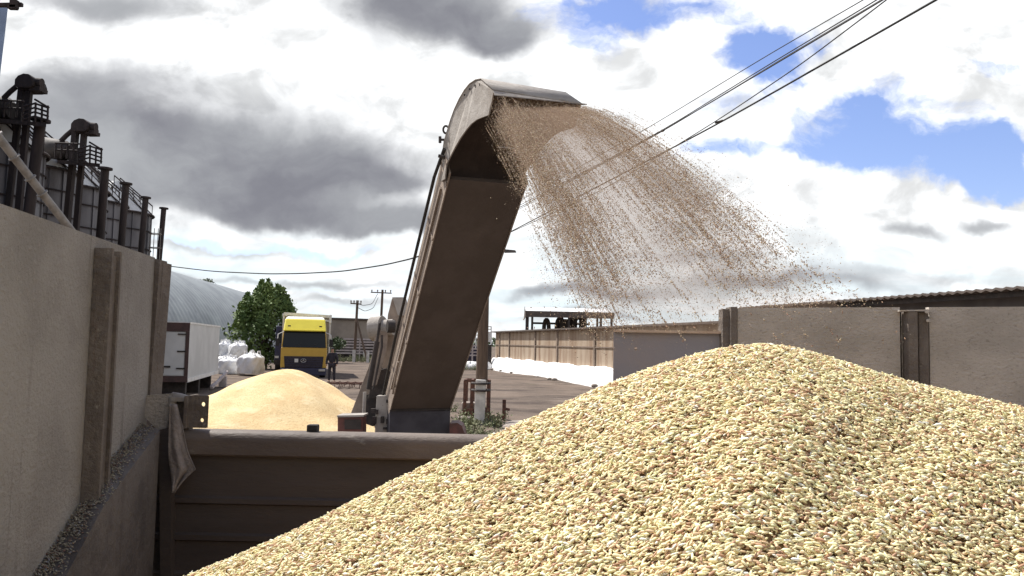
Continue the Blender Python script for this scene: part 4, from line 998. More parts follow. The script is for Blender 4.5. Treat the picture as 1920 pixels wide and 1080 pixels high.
# ------------------------------------------------------------------ person by the lorry
def person(px, Yv):
    b = at(px, 700, Yv); x0 = b.x; H = 1.72
    t = thing('person', (x0, Yv, 0), 'person in dark work clothes standing right of the yellow lorry', 'person')
    J = {'pel': (0, 0, .93), 'bel': (0, .01, 1.05), 'che': (0, 0, 1.30), 'nek': (0, .01, 1.48), 'ne2': (0, -.01, 1.53),
         'h1': (0, -.02, 1.58), 'h2': (0, -.02, 1.66), 'h3': (0, -.01, 1.72),
         'ls': (-.19, 0, 1.40), 'le': (-.27, .02, 1.13), 'lw': (-.26, -.08, .90), 'lh': (-.25, -.12, .82),
         'rs': (.19, 0, 1.40), 're': (.26, .03, 1.13), 'rw': (.24, -.07, .90), 'rh': (.23, -.11, .82),
         'lhip': (-.10, 0, .88), 'lk': (-.12, -.03, .48), 'la': (-.13, .01, .09), 'lt': (-.14, -.16, .04),
         'rhip': (.10, 0, .88), 'rk': (.12, -.01, .48), 'ra': (.13, .03, .09), 'rt': (.15, -.14, .04)}
    Rr = {'pel': .15, 'bel': .14, 'che': .16, 'nek': .07, 'ne2': .058, 'h1': .075, 'h2': .095, 'h3': .07, 'ls': .075, 'le': .052, 'lw': .036, 'lh': .04, 'rs': .075, 're': .052, 'rw': .036, 'rh': .04,
          'lhip': .10, 'lk': .068, 'la': .048, 'lt': .035, 'rhip': .10, 'rk': .068, 'ra': .048, 'rt': .035}
    E = [('pel', 'bel'), ('bel', 'che'), ('che', 'nek'), ('nek', 'ne2'), ('ne2', 'h1'), ('h1', 'h2'), ('h2', 'h3'), ('che', 'ls'), ('ls', 'le'), ('le', 'lw'), ('lw', 'lh'), ('che', 'rs'), ('rs', 're'), ('re', 'rw'), ('rw', 'rh'),
         ('pel', 'lhip'), ('lhip', 'lk'), ('lk', 'la'), ('la', 'lt'), ('pel', 'rhip'), ('rhip', 'rk'), ('rk', 'ra'), ('ra', 'rt')]
    ks = list(J); ix = {k: i for i, k in enumerate(ks)}
    me = bpy.data.meshes.new('body'); me.from_pydata([J[k] for k in ks], [(ix[a], ix[c]) for a, c in E], []); me.update()
    o = bpy.data.objects.new('body', me); COL.objects.link(o); o.parent = t
    me.materials.append(K['skin'])
    md = o.modifiers.new('skin', 'SKIN'); o.modifiers.new('sub', 'SUBSURF').levels = 1
    o.modifiers['sub'].render_levels = 2
    for k in ks:
        v = me.skin_vertices[0].data[ix[k]]; v.radius = (Rr[k], Rr[k]*.85); v.use_root = (k == 'pel')
    # clothes: jacket and trousers follow the body a little outside it
    def clothes(name, keys, ed, mt, grow):
        i2 = {k: i for i, k in enumerate(keys)}
        m2 = bpy.data.meshes.new(name); m2.from_pydata([J[k] for k in keys], [(i2[a], i2[c]) for a, c in ed], []); m2.update(); m2.materials.append(mt)
        o2 = bpy.data.objects.new(name, m2); COL.objects.link(o2); o2.parent = t; o2.modifiers.new('skin', 'SKIN'); s2 = o2.modifiers.new('sub', 'SUBSURF'); s2.levels = 1; s2.render_levels = 2
        for k in keys:
            v = m2.skin_vertices[0].data[i2[k]]; v.radius = (Rr[k]+grow, Rr[k]*.85+grow); v.use_root = (k in ('pel',))
    clothes('jacket', ['pel', 'bel', 'che', 'nek', 'ls', 'le', 'lw', 'rs', 're', 'rw'], [('pel', 'bel'), ('bel', 'che'), ('che', 'nek'), ('che', 'ls'), ('ls', 'le'), ('le', 'lw'), ('che', 'rs'), ('rs', 're'), ('re', 'rw')], K['cloth_dark'], .022)
    clothes('trousers', ['pel', 'lhip', 'lk', 'la', 'rhip', 'rk', 'ra'], [('pel', 'lhip'), ('lhip', 'lk'), ('lk', 'la'), ('pel', 'rhip'), ('rhip', 'rk'), ('rk', 'ra')], K['cloth_dark'], .02)
    m = MB(); m.lathe([(.0, 1.745), (.05, 1.74), (.085, 1.715), (.097, 1.67), (.092, 1.655)], (0, 0, 0), 16)
    m.v = [(v[0]+x0, v[1]+Yv-.005, v[2]) for v in m.v]; m.build('hair', K['rubber'], t)
    m = MB()
    for s in (-1, 1): m.box((x0+s*.14, Yv-.05, .035), (.1, .27, .07))
    bevel(m.build('boots', K['rubber'], t), .02)
person(622, 40)

# harrow lying on the yard
t = thing('harrow', tuple(V((at(650, 708, 36).x, 36, 0))), 'low rusty harrow frame lying on the dirt right of the grain heap', 'harrow')
m = MB(); hx = at(652, 708, 36).x
for q in range(5): m.bar((hx-.7+q*.35, 35.4, .18), (hx-.5+q*.35, 36.8, .22), .05)
for q in range(4): m.bar((hx-.9, 35.5+q*.4, .2), (hx+1.0, 35.5+q*.42, .2), .05)
m.build('frame', K['rust'], t)
m = MB()
for q in range(16): m.bar((hx-.7+(q % 4)*.45, 35.5+(q//4)*.4, .2), (hx-.72+(q % 4)*.45, 35.45+(q//4)*.4, -.02), .03)
m.build('tines', K['rust'], t)

# ------------------------------------------------------------------ beige building, rail fence, far poles
def far_building():
    Yv = 105; x0 = at(560, 640, Yv).x; x1 = at(742, 640, Yv).x; zt = at(660, 598, Yv).z
    t = thing('store_building', ((x0+x1)/2, Yv, 0), 'long flat roofed beige store building behind the rail fence', 'building')
    m = MB(); m.prism([V((x0, Yv, -.1)), V((x1, Yv, -.1)), V((x1, Yv, zt-.2)), V((x0, Yv, zt-.05))], V((0, 12, 0))); m.build('wall', K['plaster'], t)
    m = MB(); m.prism([V((x0-.3, Yv-.3, zt-.04)), V((x1+.3, Yv-.3, zt-.19)), V((x1+.3, Yv-.3, zt+.02)), V((x0-.3, Yv-.3, zt+.17))], V((0, 12.6, 0))); m.build('roof', K['roof_dark'], t)
far_building()
def rail_fence(x0, x1, Yv, lab):
    a = at(x0, 670, Yv).x; b = at(x1, 670, Yv).x
    t = thing('rail_fence', ((a+b)/2, Yv, 0), lab, 'fence')
    ztop = at((x0+x1)/2, 635, Yv).z
    m = MB(); m.prism([V((a-.1, Yv+.5, -.1)), V((b+.1, Yv+.5, -.1)), V((b+.1, Yv+.5, ztop-.15)), V((a-.1, Yv+.5, ztop-.15))], V((0, .06, 0))); m.build('backing_boards', K['dark_steel'], t)
    nP = max(2, int((b-a)/2.4)+1)
    for k in range(nP):
        x = a+(b-a)*k/(nP-1); m = MB(); m.bar((x, Yv+.08, -.1), (x, Yv+.08, ztop), .12); m.build('post', K['fence'], t)
    for q in range(6):
        z = .75+(ztop-.8)*q/5
        m = MB(); m.bar((a, Yv, z), (b, Yv, z+random.uniform(-.05, .05)), .05, .17); m.build('rail', K['fence'], t)
    for k in range(nP):
        x = a+(b-a)*k/(nP-1)+.5; m = MB(); m.bar((x, Yv-.2, -.1), (x+.05, Yv-.12, .95), .2); m.build('concrete_foot', K['concrete'], t)
rail_fence(612, 735, 86, 'weathered horizontal rail fence between the yellow lorry and the conveyor')
def far_pole(px, ytop, ybot, Yv, w, arm, lab, brace=False):
    b = at(px, ybot, Yv); zt = at(px, ytop, Yv).z
    t = thing('utility_pole', (b.x, Yv, 0), lab, 'pole', 'utility poles')
    m = MB(); m.tube([(b.x, Yv, -.2), (b.x+.12, Yv, zt)], [w, w*.75], 10); m.build('shaft', K['wood'], t)
    m = MB(); m.box((b.x, Yv-.25, .55), (.26, .24, 1.3)); m.build('concrete_foot', K['concrete'], t)
    m = MB(); za = zt-.35; m.bar((b.x-arm, Yv-.12, za+.03), (b.x+arm, Yv-.12, za-.03), .12); ca = m.build('crossarm', K['wood'], t)
    for dx in (-.9, -.35, .4, .9):
        m = MB(); m.tube([(b.x+dx*arm, Yv-.12, za+.05), (b.x+dx*arm, Yv-.12, za+.32)], [.05, .09], 8); m.build('insulator', K['grey_paint'], ca)
    if brace:
        m = MB(); p = at(690, 678, Yv-1.5); m.tube([(p.x, p.y, -.1), (b.x+.08, Yv-.1, zt*.72)], .1, 8); m.build('brace', K['wood'], t)
        m = MB(); m.box((p.x, p.y-.2, .5), (.24, .24, 1.2)); m.build('brace_foot', K['concrete'], t)
    return V((b.x, Yv, zt))
q1 = far_pole(664, 563, 680, 80, .16, .55, 'wooden utility pole with slanting brace before the beige building', True)
q2 = far_pole(711, 543, 675, 88, .17, 1.15, 'taller utility pole with wide crossarm just left of the conveyor')

# ------------------------------------------------------------------ near pole with lamp, cage and cables
def near_pole():
    Yv = 21.7; b = at(899, 792, Yv); tp = at(911, 432, Yv)
    t = thing('lamp_pole', (b.x, Yv, 0), 'brown wooden lamp pole on whitewashed concrete stub right of the conveyor', 'pole')
    mid = b.lerp(tp, .30)
    m = MB(); m.tube([at(903, 716, Yv), tp], [.165, .12], 14); m.build('shaft', K['wood'], t)
    m = MB(); bb = V((b.x, Yv-.22, -.15)); tt = at(902, 712, Yv-.22); m.bar(bb, tt, .27, .27); bevel(m.build('concrete_stub', K['concrete'], t), .02)
    m = MB()
    for py in (718, 731):
        c = at(902, py, Yv); m.tube([c+V((.24*math.cos(a), -.1+.33*math.sin(a), 0)) for a in np.linspace(0, 2*math.pi, 21)], .03, 6, False)
    m.build('wire_bands', K['dark_steel'], t)
    m = MB(); m.tube([at(909, 462, Yv), at(938, 469, Yv), at(948, 470, Yv)], .03, 8); la = m.build('lamp_arm', K['lamp'], t)
    m = MB(); m.prism([at(944, 467, Yv-.12), at(966, 469, Yv-.12), at(968, 472, Yv-.12), at(946, 472.5, Yv-.12)], V((0, .24, 0))); m.build('lamp_head', K['lamp'], la)
    # small rust cage at the foot
    Yc = 22.3
    t = thing('rusty_cage', tuple(V((at(885, 770, Yc).x, Yc, 0))), 'rusty angle iron cage standing at the foot of the lamp pole', 'cage')
    m = MB(); xs = [at(871, 770, Yc).x, at(884, 770, Yc).x, at(915, 770, Yc).x]; zt = at(885, 714, Yc).z
    for x in xs: m.bar((x, Yc, .02), (x, Yc, zt), .09); m.bar((x, Yc+.7, .02), (x, Yc+.7, zt), .09)
    for z in (zt, .25):
        m.bar((xs[0]-.02, Yc, z), (xs[-1], Yc, z), .07); m.bar((xs[0]-.02, Yc+.7, z), (xs[-1], Yc+.7, z), .07)
        for x in xs: m.bar((x, Yc, z), (x, Yc+.7, z), .06)
    m.build('frame', K['rust'], t)
    m = MB(); m.box(((xs[0]+xs[1])/2+.1, Yc+.35, .33), (.6, .5, .25)); bevel(m.build('block', K['stone'], t), .05)
near_pole()
def wire(pxs, label, r=.012, group=None, name='overhead_cable', cat='cable', clamp=None):
    pts = [at(*p) for p in pxs]; out = []
    for i in range(len(pts)-1):
        for q in range(10): out.append(pts[i].lerp(pts[i+1], q/10))
    out.append(pts[-1])
    # smooth
    for _ in range(6): out = [out[0]]+[(out[i-1]+out[i]*2+out[i+1])/4 for i in range(1, len(out)-1)]+[out[-1]]
    m = MB(); m.tube(out, r, 6)
    if clamp is None:
        o = m.build(name, K['wire'], None, tuple(out[0])); tag(o, label, cat, group)
    else:
        t = thing(name, tuple(out[0]), label, cat, group); m.build('strand', K['wire'], t)
        c = at(*clamp); m = MB(); m.tube([c-V((.10, -.16, -.02))*.35, c+V((.10, -.16, .02))*.35], .016, 8); m.build('clamp', K['dark_steel'], t)
g = 'overhead cables crossing the sky'
wire([(908, 460, 21.6), (1130, 345, 15.5), (1340, 236, 11.5), (1755, 0, 7.6), (2040, -165, 6)], 'thickest overhead cable, lowest of those crossing the sky', .012, g)
wire([(908, 458, 21.5), (1130, 357, 15.3), (1345, 226, 11.2), (1500, 122, 9.3), (1662, 0, 7.6), (1860, -155, 6.2)], 'thin overhead cable swinging from the lowest one up to the upper bundle', .007, g, clamp=(1348, 229, 11.2))
wire([(912, 420, 21.7), (965, 394, 19.7), (1240, 247, 13.2), (1440, 128, 10), (1655, 0, 7.8), (1900, -150, 6.2)], 'overhead cable with a dark clamp at the foot of the upper bundle', .0085, g, clamp=(1240, 247, 13.2))
wire([(912, 416, 21.8), (965, 390, 19.8), (1240, 246, 13.3), (1440, 122, 10.1), (1644, 0, 8), (1880, -148, 6.4)], 'middle overhead cable of the upper bundle', .007, g)
wire([(912, 421, 21.9), (965, 397, 20.0), (1240, 248.5, 13.4), (1440, 126, 10.2), (1662, -6, 8.0), (1910, -158, 6.4)], 'overhead cable running closest beside the clamped one', .006, g)
wire([(912, 411, 21.9), (965, 382, 19.9), (1220, 237, 13.6), (1440, 103, 10.3), (1618, 0, 8.2), (1860, -140, 6.6)], 'thin topmost overhead cable above the upper bundle', .006, g)
wire([(150, 470, 34), (309, 498, 31), (400, 509, 29), (500, 513.5, 27.5), (560, 513, 26.5), (640, 509, 25), (720, 497, 23.5), (776, 484, 22.6), (905, 440, 21.8)], 'dark cable sagging low across the sky left of the conveyor', .021, None)
wire([(668, 567, 79.5), (680, 573, 83), (698, 570, 86), (708, 551, 87.5)], 'slack upper wire hanging between the two far utility poles', .03, 'wires between the far poles')
wire([(668, 575, 79.5), (684, 584, 83), (700, 578, 86), (709, 558, 87.5)], 'slack lower wire hanging between the two far utility poles', .03, 'wires between the far poles')

# ------------------------------------------------------------------ long barn on the right
def barn():
    A = V((at(1145, 700, 41).x, 41, 0)); B = V((at(926, 690, 67).x, 67, 0)); d = (B-A).normalized(); nr = V((d.y, -d.x, 0))   # nr: away from the yard
    zero = A-d*14.2                       # junction with the taller section
    Ltot = (B-zero).length
    P = lambda s, off, z: zero+d*s+nr*off+V((0, 0, z))
    t = thing('long_barn', tuple(zero), 'long low barn with weathered board wall and white sheeted foot behind the blue grey board', 'barn')
    ez = 3.06; wz = .97
    m = MB(); m.prism([P(.0, .1, wz-.02), P(Ltot, .1, wz-.02), P(Ltot, .1, ez-.04), P(.0, .1, ez-.04)], nr*9); wl = m.build('board_wall', K['barn_wall'], t)
    m = MB()
    def sheet(i, j):
        s_ = i*Ltot; top_ = wz+.035*math.sin(s_*.9)+.025*math.sin(s_*2.1+1)+.01*math.sin(s_*7.1)
        prof_ = [(-.42, -.1), (-.36, .25), (-.27, .6), (-.16, top_-.05), (-.06, top_), (.2, top_+.01), (.2, wz-.2), (.2, -.2)]
        q_ = j*(len(prof_)-1); k_ = min(int(q_), len(prof_)-2); f_ = q_-k_; o_ = prof_[k_][0]*(1-f_)+prof_[k_+1][0]*f_; z_ = prof_[k_][1]*(1-f_)+prof_[k_+1][1]*f_
        return P(s_, o_+.012*math.sin(s_*2.3+z_*3)*(j < .6), z_)
    m.grid(sheet, 260, 14); m.build('plinth', K['whitewash'], t)
    m = MB(); m.prism([P(0, -.19, ez-.03), P(Ltot+.4, -.19, ez-.03), P(Ltot+.4, -.19, ez+.06), P(0, -.19, ez+.06)], nr*9.9-V((0, 0, .5))); m.build('roof', K['roof_dark'], t)
    m = MB(); m.bar(P(0, .075, 2.02), P(Ltot, .075, 2.02), .05, .07); m.build('wall_rail', K['barn_post'], t)
    s = 1.0; k = 0
    while s < Ltot:
        m = MB(); m.bar(P(s, .06, wz+.002), P(s, .06, ez-.06), .2, .07, upv=nr); m.build('pilaster', K['barn_post'], t)
        s += [5.1, 7.4, 3.3, 6.8][k % 4]; k += 1
    # rubble along the plinth
    for q in range(7):
        m = MB(); s = random.uniform(12, Ltot-1); r = random.uniform(.05, .13); c = P(s, -random.uniform(.5, 1.0), r*.4)
        m.grid(lambda i, j: c+V((r*1.5*math.cos(6.283*i)*math.sin(math.pi*j)*(1+.2*math.sin(9*i)), r*math.sin(6.283*i)*math.sin(math.pi*j), r*.8*math.cos(math.pi*j))), 10, 7)
        o = m.build('rubble_stone', K['stone'], None, tuple(c)); tag(o, 'small pale lump of rubble lying along the foot of the white plinth', 'stone', 'rubble along the barn plinth')
    # taller near section
    t = thing('tall_barn', tuple(zero-d*12), 'taller grey barn with dark corrugated roof edge behind the right side wall', 'barn')
    ez2 = 3.50; L2 = 26
    Q = lambda s, off, z: zero-d*s+nr*off+V((0, 0, z))
    m = MB(); m.prism([Q(.02, -.05, -.2), Q(L2, -.05, -.2), Q(L2, -.05, ez2-.1), Q(.02, -.05, ez2-.1)], nr*9); m.build('wall', K['grey_wall'], t)
    m = MB(); nn2 = int(L2/.13); vs = []; fs = []
    for i in range(nn2+1):
        s = -.25+i*(L2+.4)/nn2; dz = .024*math.sin(i*math.pi/1.0+math.pi/2)*1.0
        for off, zz_ in ((-.75, 0), (9.6, -.55)):
            vs += [Q(s, off, ez2+zz_+dz), Q(s, off, ez2+zz_+dz-.05)]
    for i in range(nn2):
        a = i*4; b = a+4; fs += [[a, b, b+2, a+2], [a+1, a+3, b+3, b+1], [a, a+1, b+1, b]]
    m.add(vs, fs); m.build('roof', K['roof_dark'], t)
    m = MB(); m.bar(Q(-.2, -.55, ez2-.13), Q(L2, -.55, ez2-.13), .08, .12); m.build('eave_board', K['dark_steel'], t)
barn()

# ------------------------------------------------------------------ open canopy with machines
def canopy():
    Yv = 80; P = lambda x, y, dy=0: at(x, y, Yv+dy)
    x0, x1 = P(986, 590).x, P(1151, 590).x; zb = P(1060, 588.5).z; zt = P(1060, 575).z
    t = thing('steel_canopy', ((x0+x1)/2, Yv, 0), 'open sided steel canopy on posts showing above the long barn roof', 'canopy')
    m = MB(); m.prism([V((x0, Yv, zb)), V((x0, Yv+5, zb+.75)), V((x0, Yv+5.1, zb+.83)), V((x0, Yv, zb+.1))], V((x1-x0, 0, 0)))
    m.prism([V((x0, Yv+5.11, zb+.75)), V((x0, Yv+9.5, zb)), V((x0, Yv+9.5, zb+.1)), V((x0, Yv+5.11, zb+.85))], V((x1-x0, 0, 0))); m.build('roof', K['galv_roof'], t)
    m = MB(); m.box(((x0+x1)/2, Yv-.06, zb-.08), (x1-x0+.1, .1, .62)); m.prism([V((x0-.06, Yv-.1, zb-.4)), V((x0-.06, Yv+9.6, zb-.4)), V((x0-.06, Yv+5, zb+.9))], V((.05, 0, 0))); m.build('fascia', K['roof_dark'], t)
    for x in (987.5, 993, 998, 1067, 1127, 1137, 1147):
        m = MB(); xx = P(x, 600).x; yy_ = Yv+.15 if x not in (993, 1137) else Yv+8.5
        m.bar((xx, yy_, -.1), (xx, yy_, zb-.02), .22); m.build('post', K['dark_steel'], t)
    m = MB(); m.bar((x0+1, Yv+9, zb-.75), (x1-1.5, Yv+9, zb-.75), .22); m.build('tie_beam', K['dark_steel'], t)
    # machines
    def arch(px0, px1, y0, w, lab):
        a = P(px0, 615, 3); b = P(px1, 615, 3); zt_ = P(px0, y0, 3).z
        tt = thing('seed_cleaner', ((a.x+b.x)/2, Yv+3, 0), lab, 'machine', 'machines under the canopy')
        m = MB(); pts_ = []
        for q in np.linspace(math.pi, 0, 12): pts_.append(((a.x+b.x)/2+(b.x-a.x)/2*math.cos(q), Yv+3, zt_-1.0+1.0*math.sin(q)))
        m.tube([(a.x, Yv+3, 0)]+pts_+[(b.x, Yv+3, 0)], w, 10); m.build('duct', K['dark_steel'], tt)
        m = MB(); m.box(((a.x+b.x)/2, Yv+3.2, 1.5), (b.x-a.x+1.2, 1.8, 2.2)); m.build('housing', K['dark_steel'], tt)
        return tt
    arch(1020, 1029, 599, .22, 'dark arched duct machine under the left half of the canopy')
    t2 = arch(1044, 1056, 597, .25, 'tall dark machine with stack at the middle of the canopy')
    m = MB(); a = P(1057, 600, 3); m.box((a.x, Yv+3.2, 3.0), (.9, 1, 3.6)); m.build('stack', K['dark_steel'], t2)
    t3 = arch(1075, 1094, 594, .3, 'wide dark machine with two upright drums under the right half of the canopy')
    m = MB()
    for x in (1075, 1093): c = P(x, 600, 3.4); m.tube([(c.x, c.y, 2), (c.x, c.y, P(x, 594, 3.4).z)], .42, 14)
    m.build('drum', K['dark_steel'], t3)
canopy()
# pale rack frames just left of the barn end
t = thing('metal_rack', (at(900, 680, 72).x, 72, 0), 'stacked pale metal racks standing behind the lamp pole', 'rack')
Yv = 72; xa, xb = at(868, 640, Yv).x, at(921, 640, Yv).x
m = MB()
for z_px in (612, 617, 622.5, 628, 634): m.bar(at(874, z_px, Yv), at(921, z_px+.5, Yv), .09)
for x in (882, 892, 921): m.bar(at(x, 612, Yv), at(x, 655, Yv), .10)
m.build('upper_rack', K['white_paint'], t)
m = MB()
for z_px in (648, 654, 660, 666): m.bar(at(866, z_px, Yv-.5), at(921, z_px+.5, Yv-.5), .12)
for x in (868, 886, 905, 920): b_ = at(x, 648, Yv-.5); m.bar((b_.x, b_.y, 0), b_, .14)
m.build('lower_rack', K['fence'], t)
m = MB(); m.box(V((at(893, 660, Yv+.4).x, Yv+.6, .95)), (2.2, 1.2, 1.7)); m.build('dark_crate', K['navy'], t)
m = MB(); m.box(at(917, 632, Yv+.2), (.5, .4, .9)); m.build('panel', K['white_paint'], t)
t = thing('gate_post', (at(919, 680, 66.5).x, 66.5, 0), 'thick dark gate post at the far corner of the long barn', 'post')
a = at(917.5, 692, 66.5); m = MB(); m.bar((a.x, 66.5, -.1), (a.x, 66.5, at(919, 648, 66.5).z), .34, .3); bevel(m.build('shaft', K['dark_steel'], t), .03)
m = MB(); m.box((a.x, 66.5, at(919, 648, 66.5).z+.04), (.42, .38, .08)); m.build('cap', K['dark_steel'], t)
for (px, py, w_, lab) in ((883, 677, 2.2, 'white plastic sheet slumped low behind the lamp pole, left of it'), (912, 681, 1.0, 'small white sack lying right of the lamp pole near the gate post')):
    b = at(px, py, 66); cxx = b.x
    def fn(i, j, cxx=cxx, w_=w_):
        r = w_/2*math.sin(math.pi*j/2+.001); a = 6.283*i
        return V((cxx+r*math.cos(a)*(1+.15*math.sin(3*a)), 66+r*.5*math.sin(a), .65*math.cos(math.pi*j/2)*(1+.2*math.sin(5*a))*.8))
    m = MB(); m.grid(fn, 20, 10); o = m.build('white_sack', K['bag'], None, (cxx, 66, 0)); tag(o, lab, 'sack')

# ------------------------------------------------------------------ weeds and rubble near the pole
vs = []; fs = []; m = MB()
def weed(x, y, h, n):
    for _ in range(n):
        a = random.random()*6.283; r = random.random()*.18; b = V((x+r*math.cos(a), y+r*math.sin(a), gz(x, y)-.02)); tip = b+V((random.gauss(0, .16), random.gauss(0, .16), h*random.uniform(.5, 1.1)))
        s = V((math.sin(a), -math.cos(a), 0))*random.uniform(.008, .02)
        m.add([b-s, b+s, tip], [[0, 1, 2]])
        for q in range(4):
            p = b.lerp(tip, random.uniform(.35, 1)); u = V((random.gauss(0, 1), random.gauss(0, 1), random.gauss(.3, .7))).normalized()*random.uniform(.03, .08); w = u.orthogonal().normalized()*.022
            m.add([p, p+u*.5+w, p+u, p+u*.5-w], [[0, 1, 2, 3]])
for _ in range(55):
    px = random.gauss(890, 28); py = random.gauss(792, 13)
    if py < 768: py = 785
    p = E3+ray(px, py)*(EYE/-ray(px, py).z)
    weed(p.x, p.y, random.uniform(.12, .42), 12)
for _ in range(160):                    # far verge at the rail fence
    x = random.uniform(-22, -10); y = random.uniform(79, 86); weed(x, y, random.uniform(.4, .9), 10)
for _ in range(60):
    x = random.uniform(-4.5, -2.2); y = random.uniform(62, 70); weed(x, y, random.uniform(.3, .7), 10)
o = m.build('weeds', K['weed'], None, (at(890, 790, 21).x, 21, 0)); tag(o, 'straggly grey green weeds at the foot of the lamp pole and along the fence', 'weeds', kind='stuff')
stones = [(972, 800, .30, 'flat grey rubble block lying in weeds right of the lamp pole'), (872, 788, .22, 'pale rubble lump beside the rusty cage foot'), (968, 808, .34, 'dark flat slab lying nearest the trailer rail right of the pole')]
for px, py, r, lab in stones:
    p = E3+ray(px, py)*(EYE/-ray(px, py).z)
    def fn(i, j, p=p, r=r):
        a = 6.283*i; q = math.pi*j; w = 1+.18*math.sin(3*a+px)+.1*math.sin(7*a)
        return p+V((r*w*math.cos(a)*math.sin(q), r*.7*w*math.sin(a)*math.sin(q), r*.35*math.cos(q)+r*.2))
    m = MB(); m.grid(fn, 14, 8, False); o = m.build('rubble_block', K['stone'], None, tuple(p)); tag(o, lab, 'stone')
# posts stub in weeds
t = at(945, 775, 22.5); m = MB(); m.bar((t.x, 22.5, -.05), (t.x, 22.5, .55), .10); m.bar((t.x-.01, 22.5, .3), (t.x+.16, 22.5, .27), .07); o = m.build('stub_post', K['rust'], None, (t.x, 22.5, 0)); tag(o, 'short rusty stub post in the weeds right of the lamp pole', 'post')

# ------------------------------------------------------------------ sky, sun
SUN = V((-.46, .36, .81)).normalized()
W = bpy.data.worlds.new('World'); S.world = W; W.use_nodes = True
nt = W.node_tree; N = nt.nodes; L = nt.links; N.clear()
out = N.new('ShaderNodeOutputWorld'); bg = N.new('ShaderNodeBackground'); L.new(bg.outputs[0], out.inputs[0]); bg.inputs[1].default_value = .10
sky = N.new('ShaderNodeTexSky'); sky.sky_type = 'NISHITA'; sky.sun_disc = False
sky.sun_elevation = math.asin(SUN.z); sky.sun_rotation = math.atan2(SUN.x, SUN.y); sky.air_density = 1.0; sky.dust_density = .6
tc = N.new('ShaderNodeTexCoord'); sep = N.new('ShaderNodeSeparateXYZ'); L.new(tc.outputs['Generated'], sep.inputs[0])
def math_(op, a, b=None, c=None, clamp=False):
    n = N.new('ShaderNodeMath'); n.operation = op; n.use_clamp = clamp
    for i, v in enumerate((a, b, c)):
        if v is None: continue
        if isinstance(v, (int, float)): n.inputs[i].default_value = v
        else: L.new(v, n.inputs[i])
    return n.outputs[0]
def vmath(op, a, b=None):
    n = N.new('ShaderNodeVectorMath'); n.operation = op
    for i, v in enumerate((a, b)):
        if v is None: continue
        if isinstance(v, (tuple, list)): n.inputs[i].default_value = v
        else: L.new(v, n.inputs[i])
    return n.outputs['Value'] if op in ('LENGTH', 'DOT_PRODUCT') else n.outputs[0]
def mapr(v, a, b, c=0., d=1., sm=True):
    n = N.new('ShaderNodeMapRange'); n.interpolation_type = 'SMOOTHSTEP' if sm else 'LINEAR'
    L.new(v, n.inputs[0]); n.inputs[1].default_value = a; n.inputs[2].default_value = b; n.inputs[3].default_value = c; n.inputs[4].default_value = d
    return n.outputs[0]
ay = math_('MAXIMUM', math_('ABSOLUTE', sep.outputs[1]), .12)
comb = N.new('ShaderNodeCombineXYZ'); L.new(math_('DIVIDE', sep.outputs[0], ay), comb.inputs[0]); L.new(math_('DIVIDE', sep.outputs[2], ay), comb.inputs[1])
p0 = comb.outputs[0]
def wnoise(sc, det, ro, vec, dist=0.0):
    n = N.new('ShaderNodeTexNoise'); n.inputs['Scale'].default_value = sc; n.inputs['Detail'].default_value = det; n.inputs['Roughness'].default_value = ro; n.inputs['Distortion'].default_value = dist
    L.new(vec, n.inputs['Vector']); return n
def warp(vec, n, ax, ay_): return vmath('ADD', vec, vmath('MULTIPLY', vmath('SUBTRACT', n.outputs['Color'], (.5, .5, .5)), (ax, ay_, 0)))
w1 = wnoise(4.5, 3, .5, p0); w2 = wnoise(15, 4, .6, p0)
pd = warp(warp(p0, w1, .17, .09), w2, .05, .035)
pb = warp(warp(p0, w1, .15, .09), w2, .07, .05)
def stretch(vec, sx, sy):
    mpn = N.new('ShaderNodeMapping'); mpn.inputs['Scale'].default_value = (sx, sy, 1); L.new(vec, mpn.inputs[0]); return mpn.outputs[0]
sv = stretch(pd, 1, 1.9)
fbm = wnoise(8, 9, .62, stretch(pb, 1, 1.5)).outputs[0]; fbm2 = wnoise(4.0, 7, .55, sv).outputs[0]; puff = wnoise(11, 6, .55, stretch(p0, 1, 1.6), .4).outputs[0]
def uv(px, py):
    d = ray(px, py); return d.x/d.y, d.z/d.y
def field(blobs, pw, outer, inner):
    acc = None
    for px, py, rx, ry, amp in blobs:
        u, v = uv(px, py)
        q = vmath('MULTIPLY', vmath('SUBTRACT', pw, (u, v, 0)), (F/rx, F/ry, 0))
        b = math_('MULTIPLY', mapr(vmath('LENGTH', q), outer, inner), amp)
        # smooth union: 1-(1-a)(1-b)
        if acc is None: acc = b
        else: acc = math_('SUBTRACT', math_('ADD', acc, b), math_('MULTIPLY', acc, b))
    return acc
dark = [(330, 275, 250, 85, .9), (150, 300, 220, 90, .62), (560, 320, 240, 60, .88), (230, 160, 170, 40, .55), (60, 200, 130, 60, .55), (690, 350, 120, 26, .8), (430, 350, 260, 40, .75),
        (260, 10, 110, 40, .6), (120, -5, 150, 30, .45), (870, 40, 150, 52, .92), (760, 5, 140, 40, .85), (960, 75, 70, 30, .8), (690, 60, 60, 60, .3),
        (640, 405, 200, 26, .8), (740, 425, 100, 20, .8), (490, 390, 150, 22, .7), (330, 420, 90, 20, .3), (720, 240, 60, 60, .18),
        (1010, 548, 110, 13, .6), (1180, 545, 150, 15, .5), (1480, 525, 280, 17, .6), (1700, 505, 220, 12, .4), (1300, 470, 160, 14, .4), (1280, 425, 50, 10, .35), (1700, 425, 70, 12, .5), (1840, 412, 55, 12, .6),
        (560, 527, 260, 7, .45), (420, 470, 200, 8, .35), (700, 560, 200, 8, .35), (1080, 590, 160, 8, .5), (1250, 345, 90, 30, .2)]
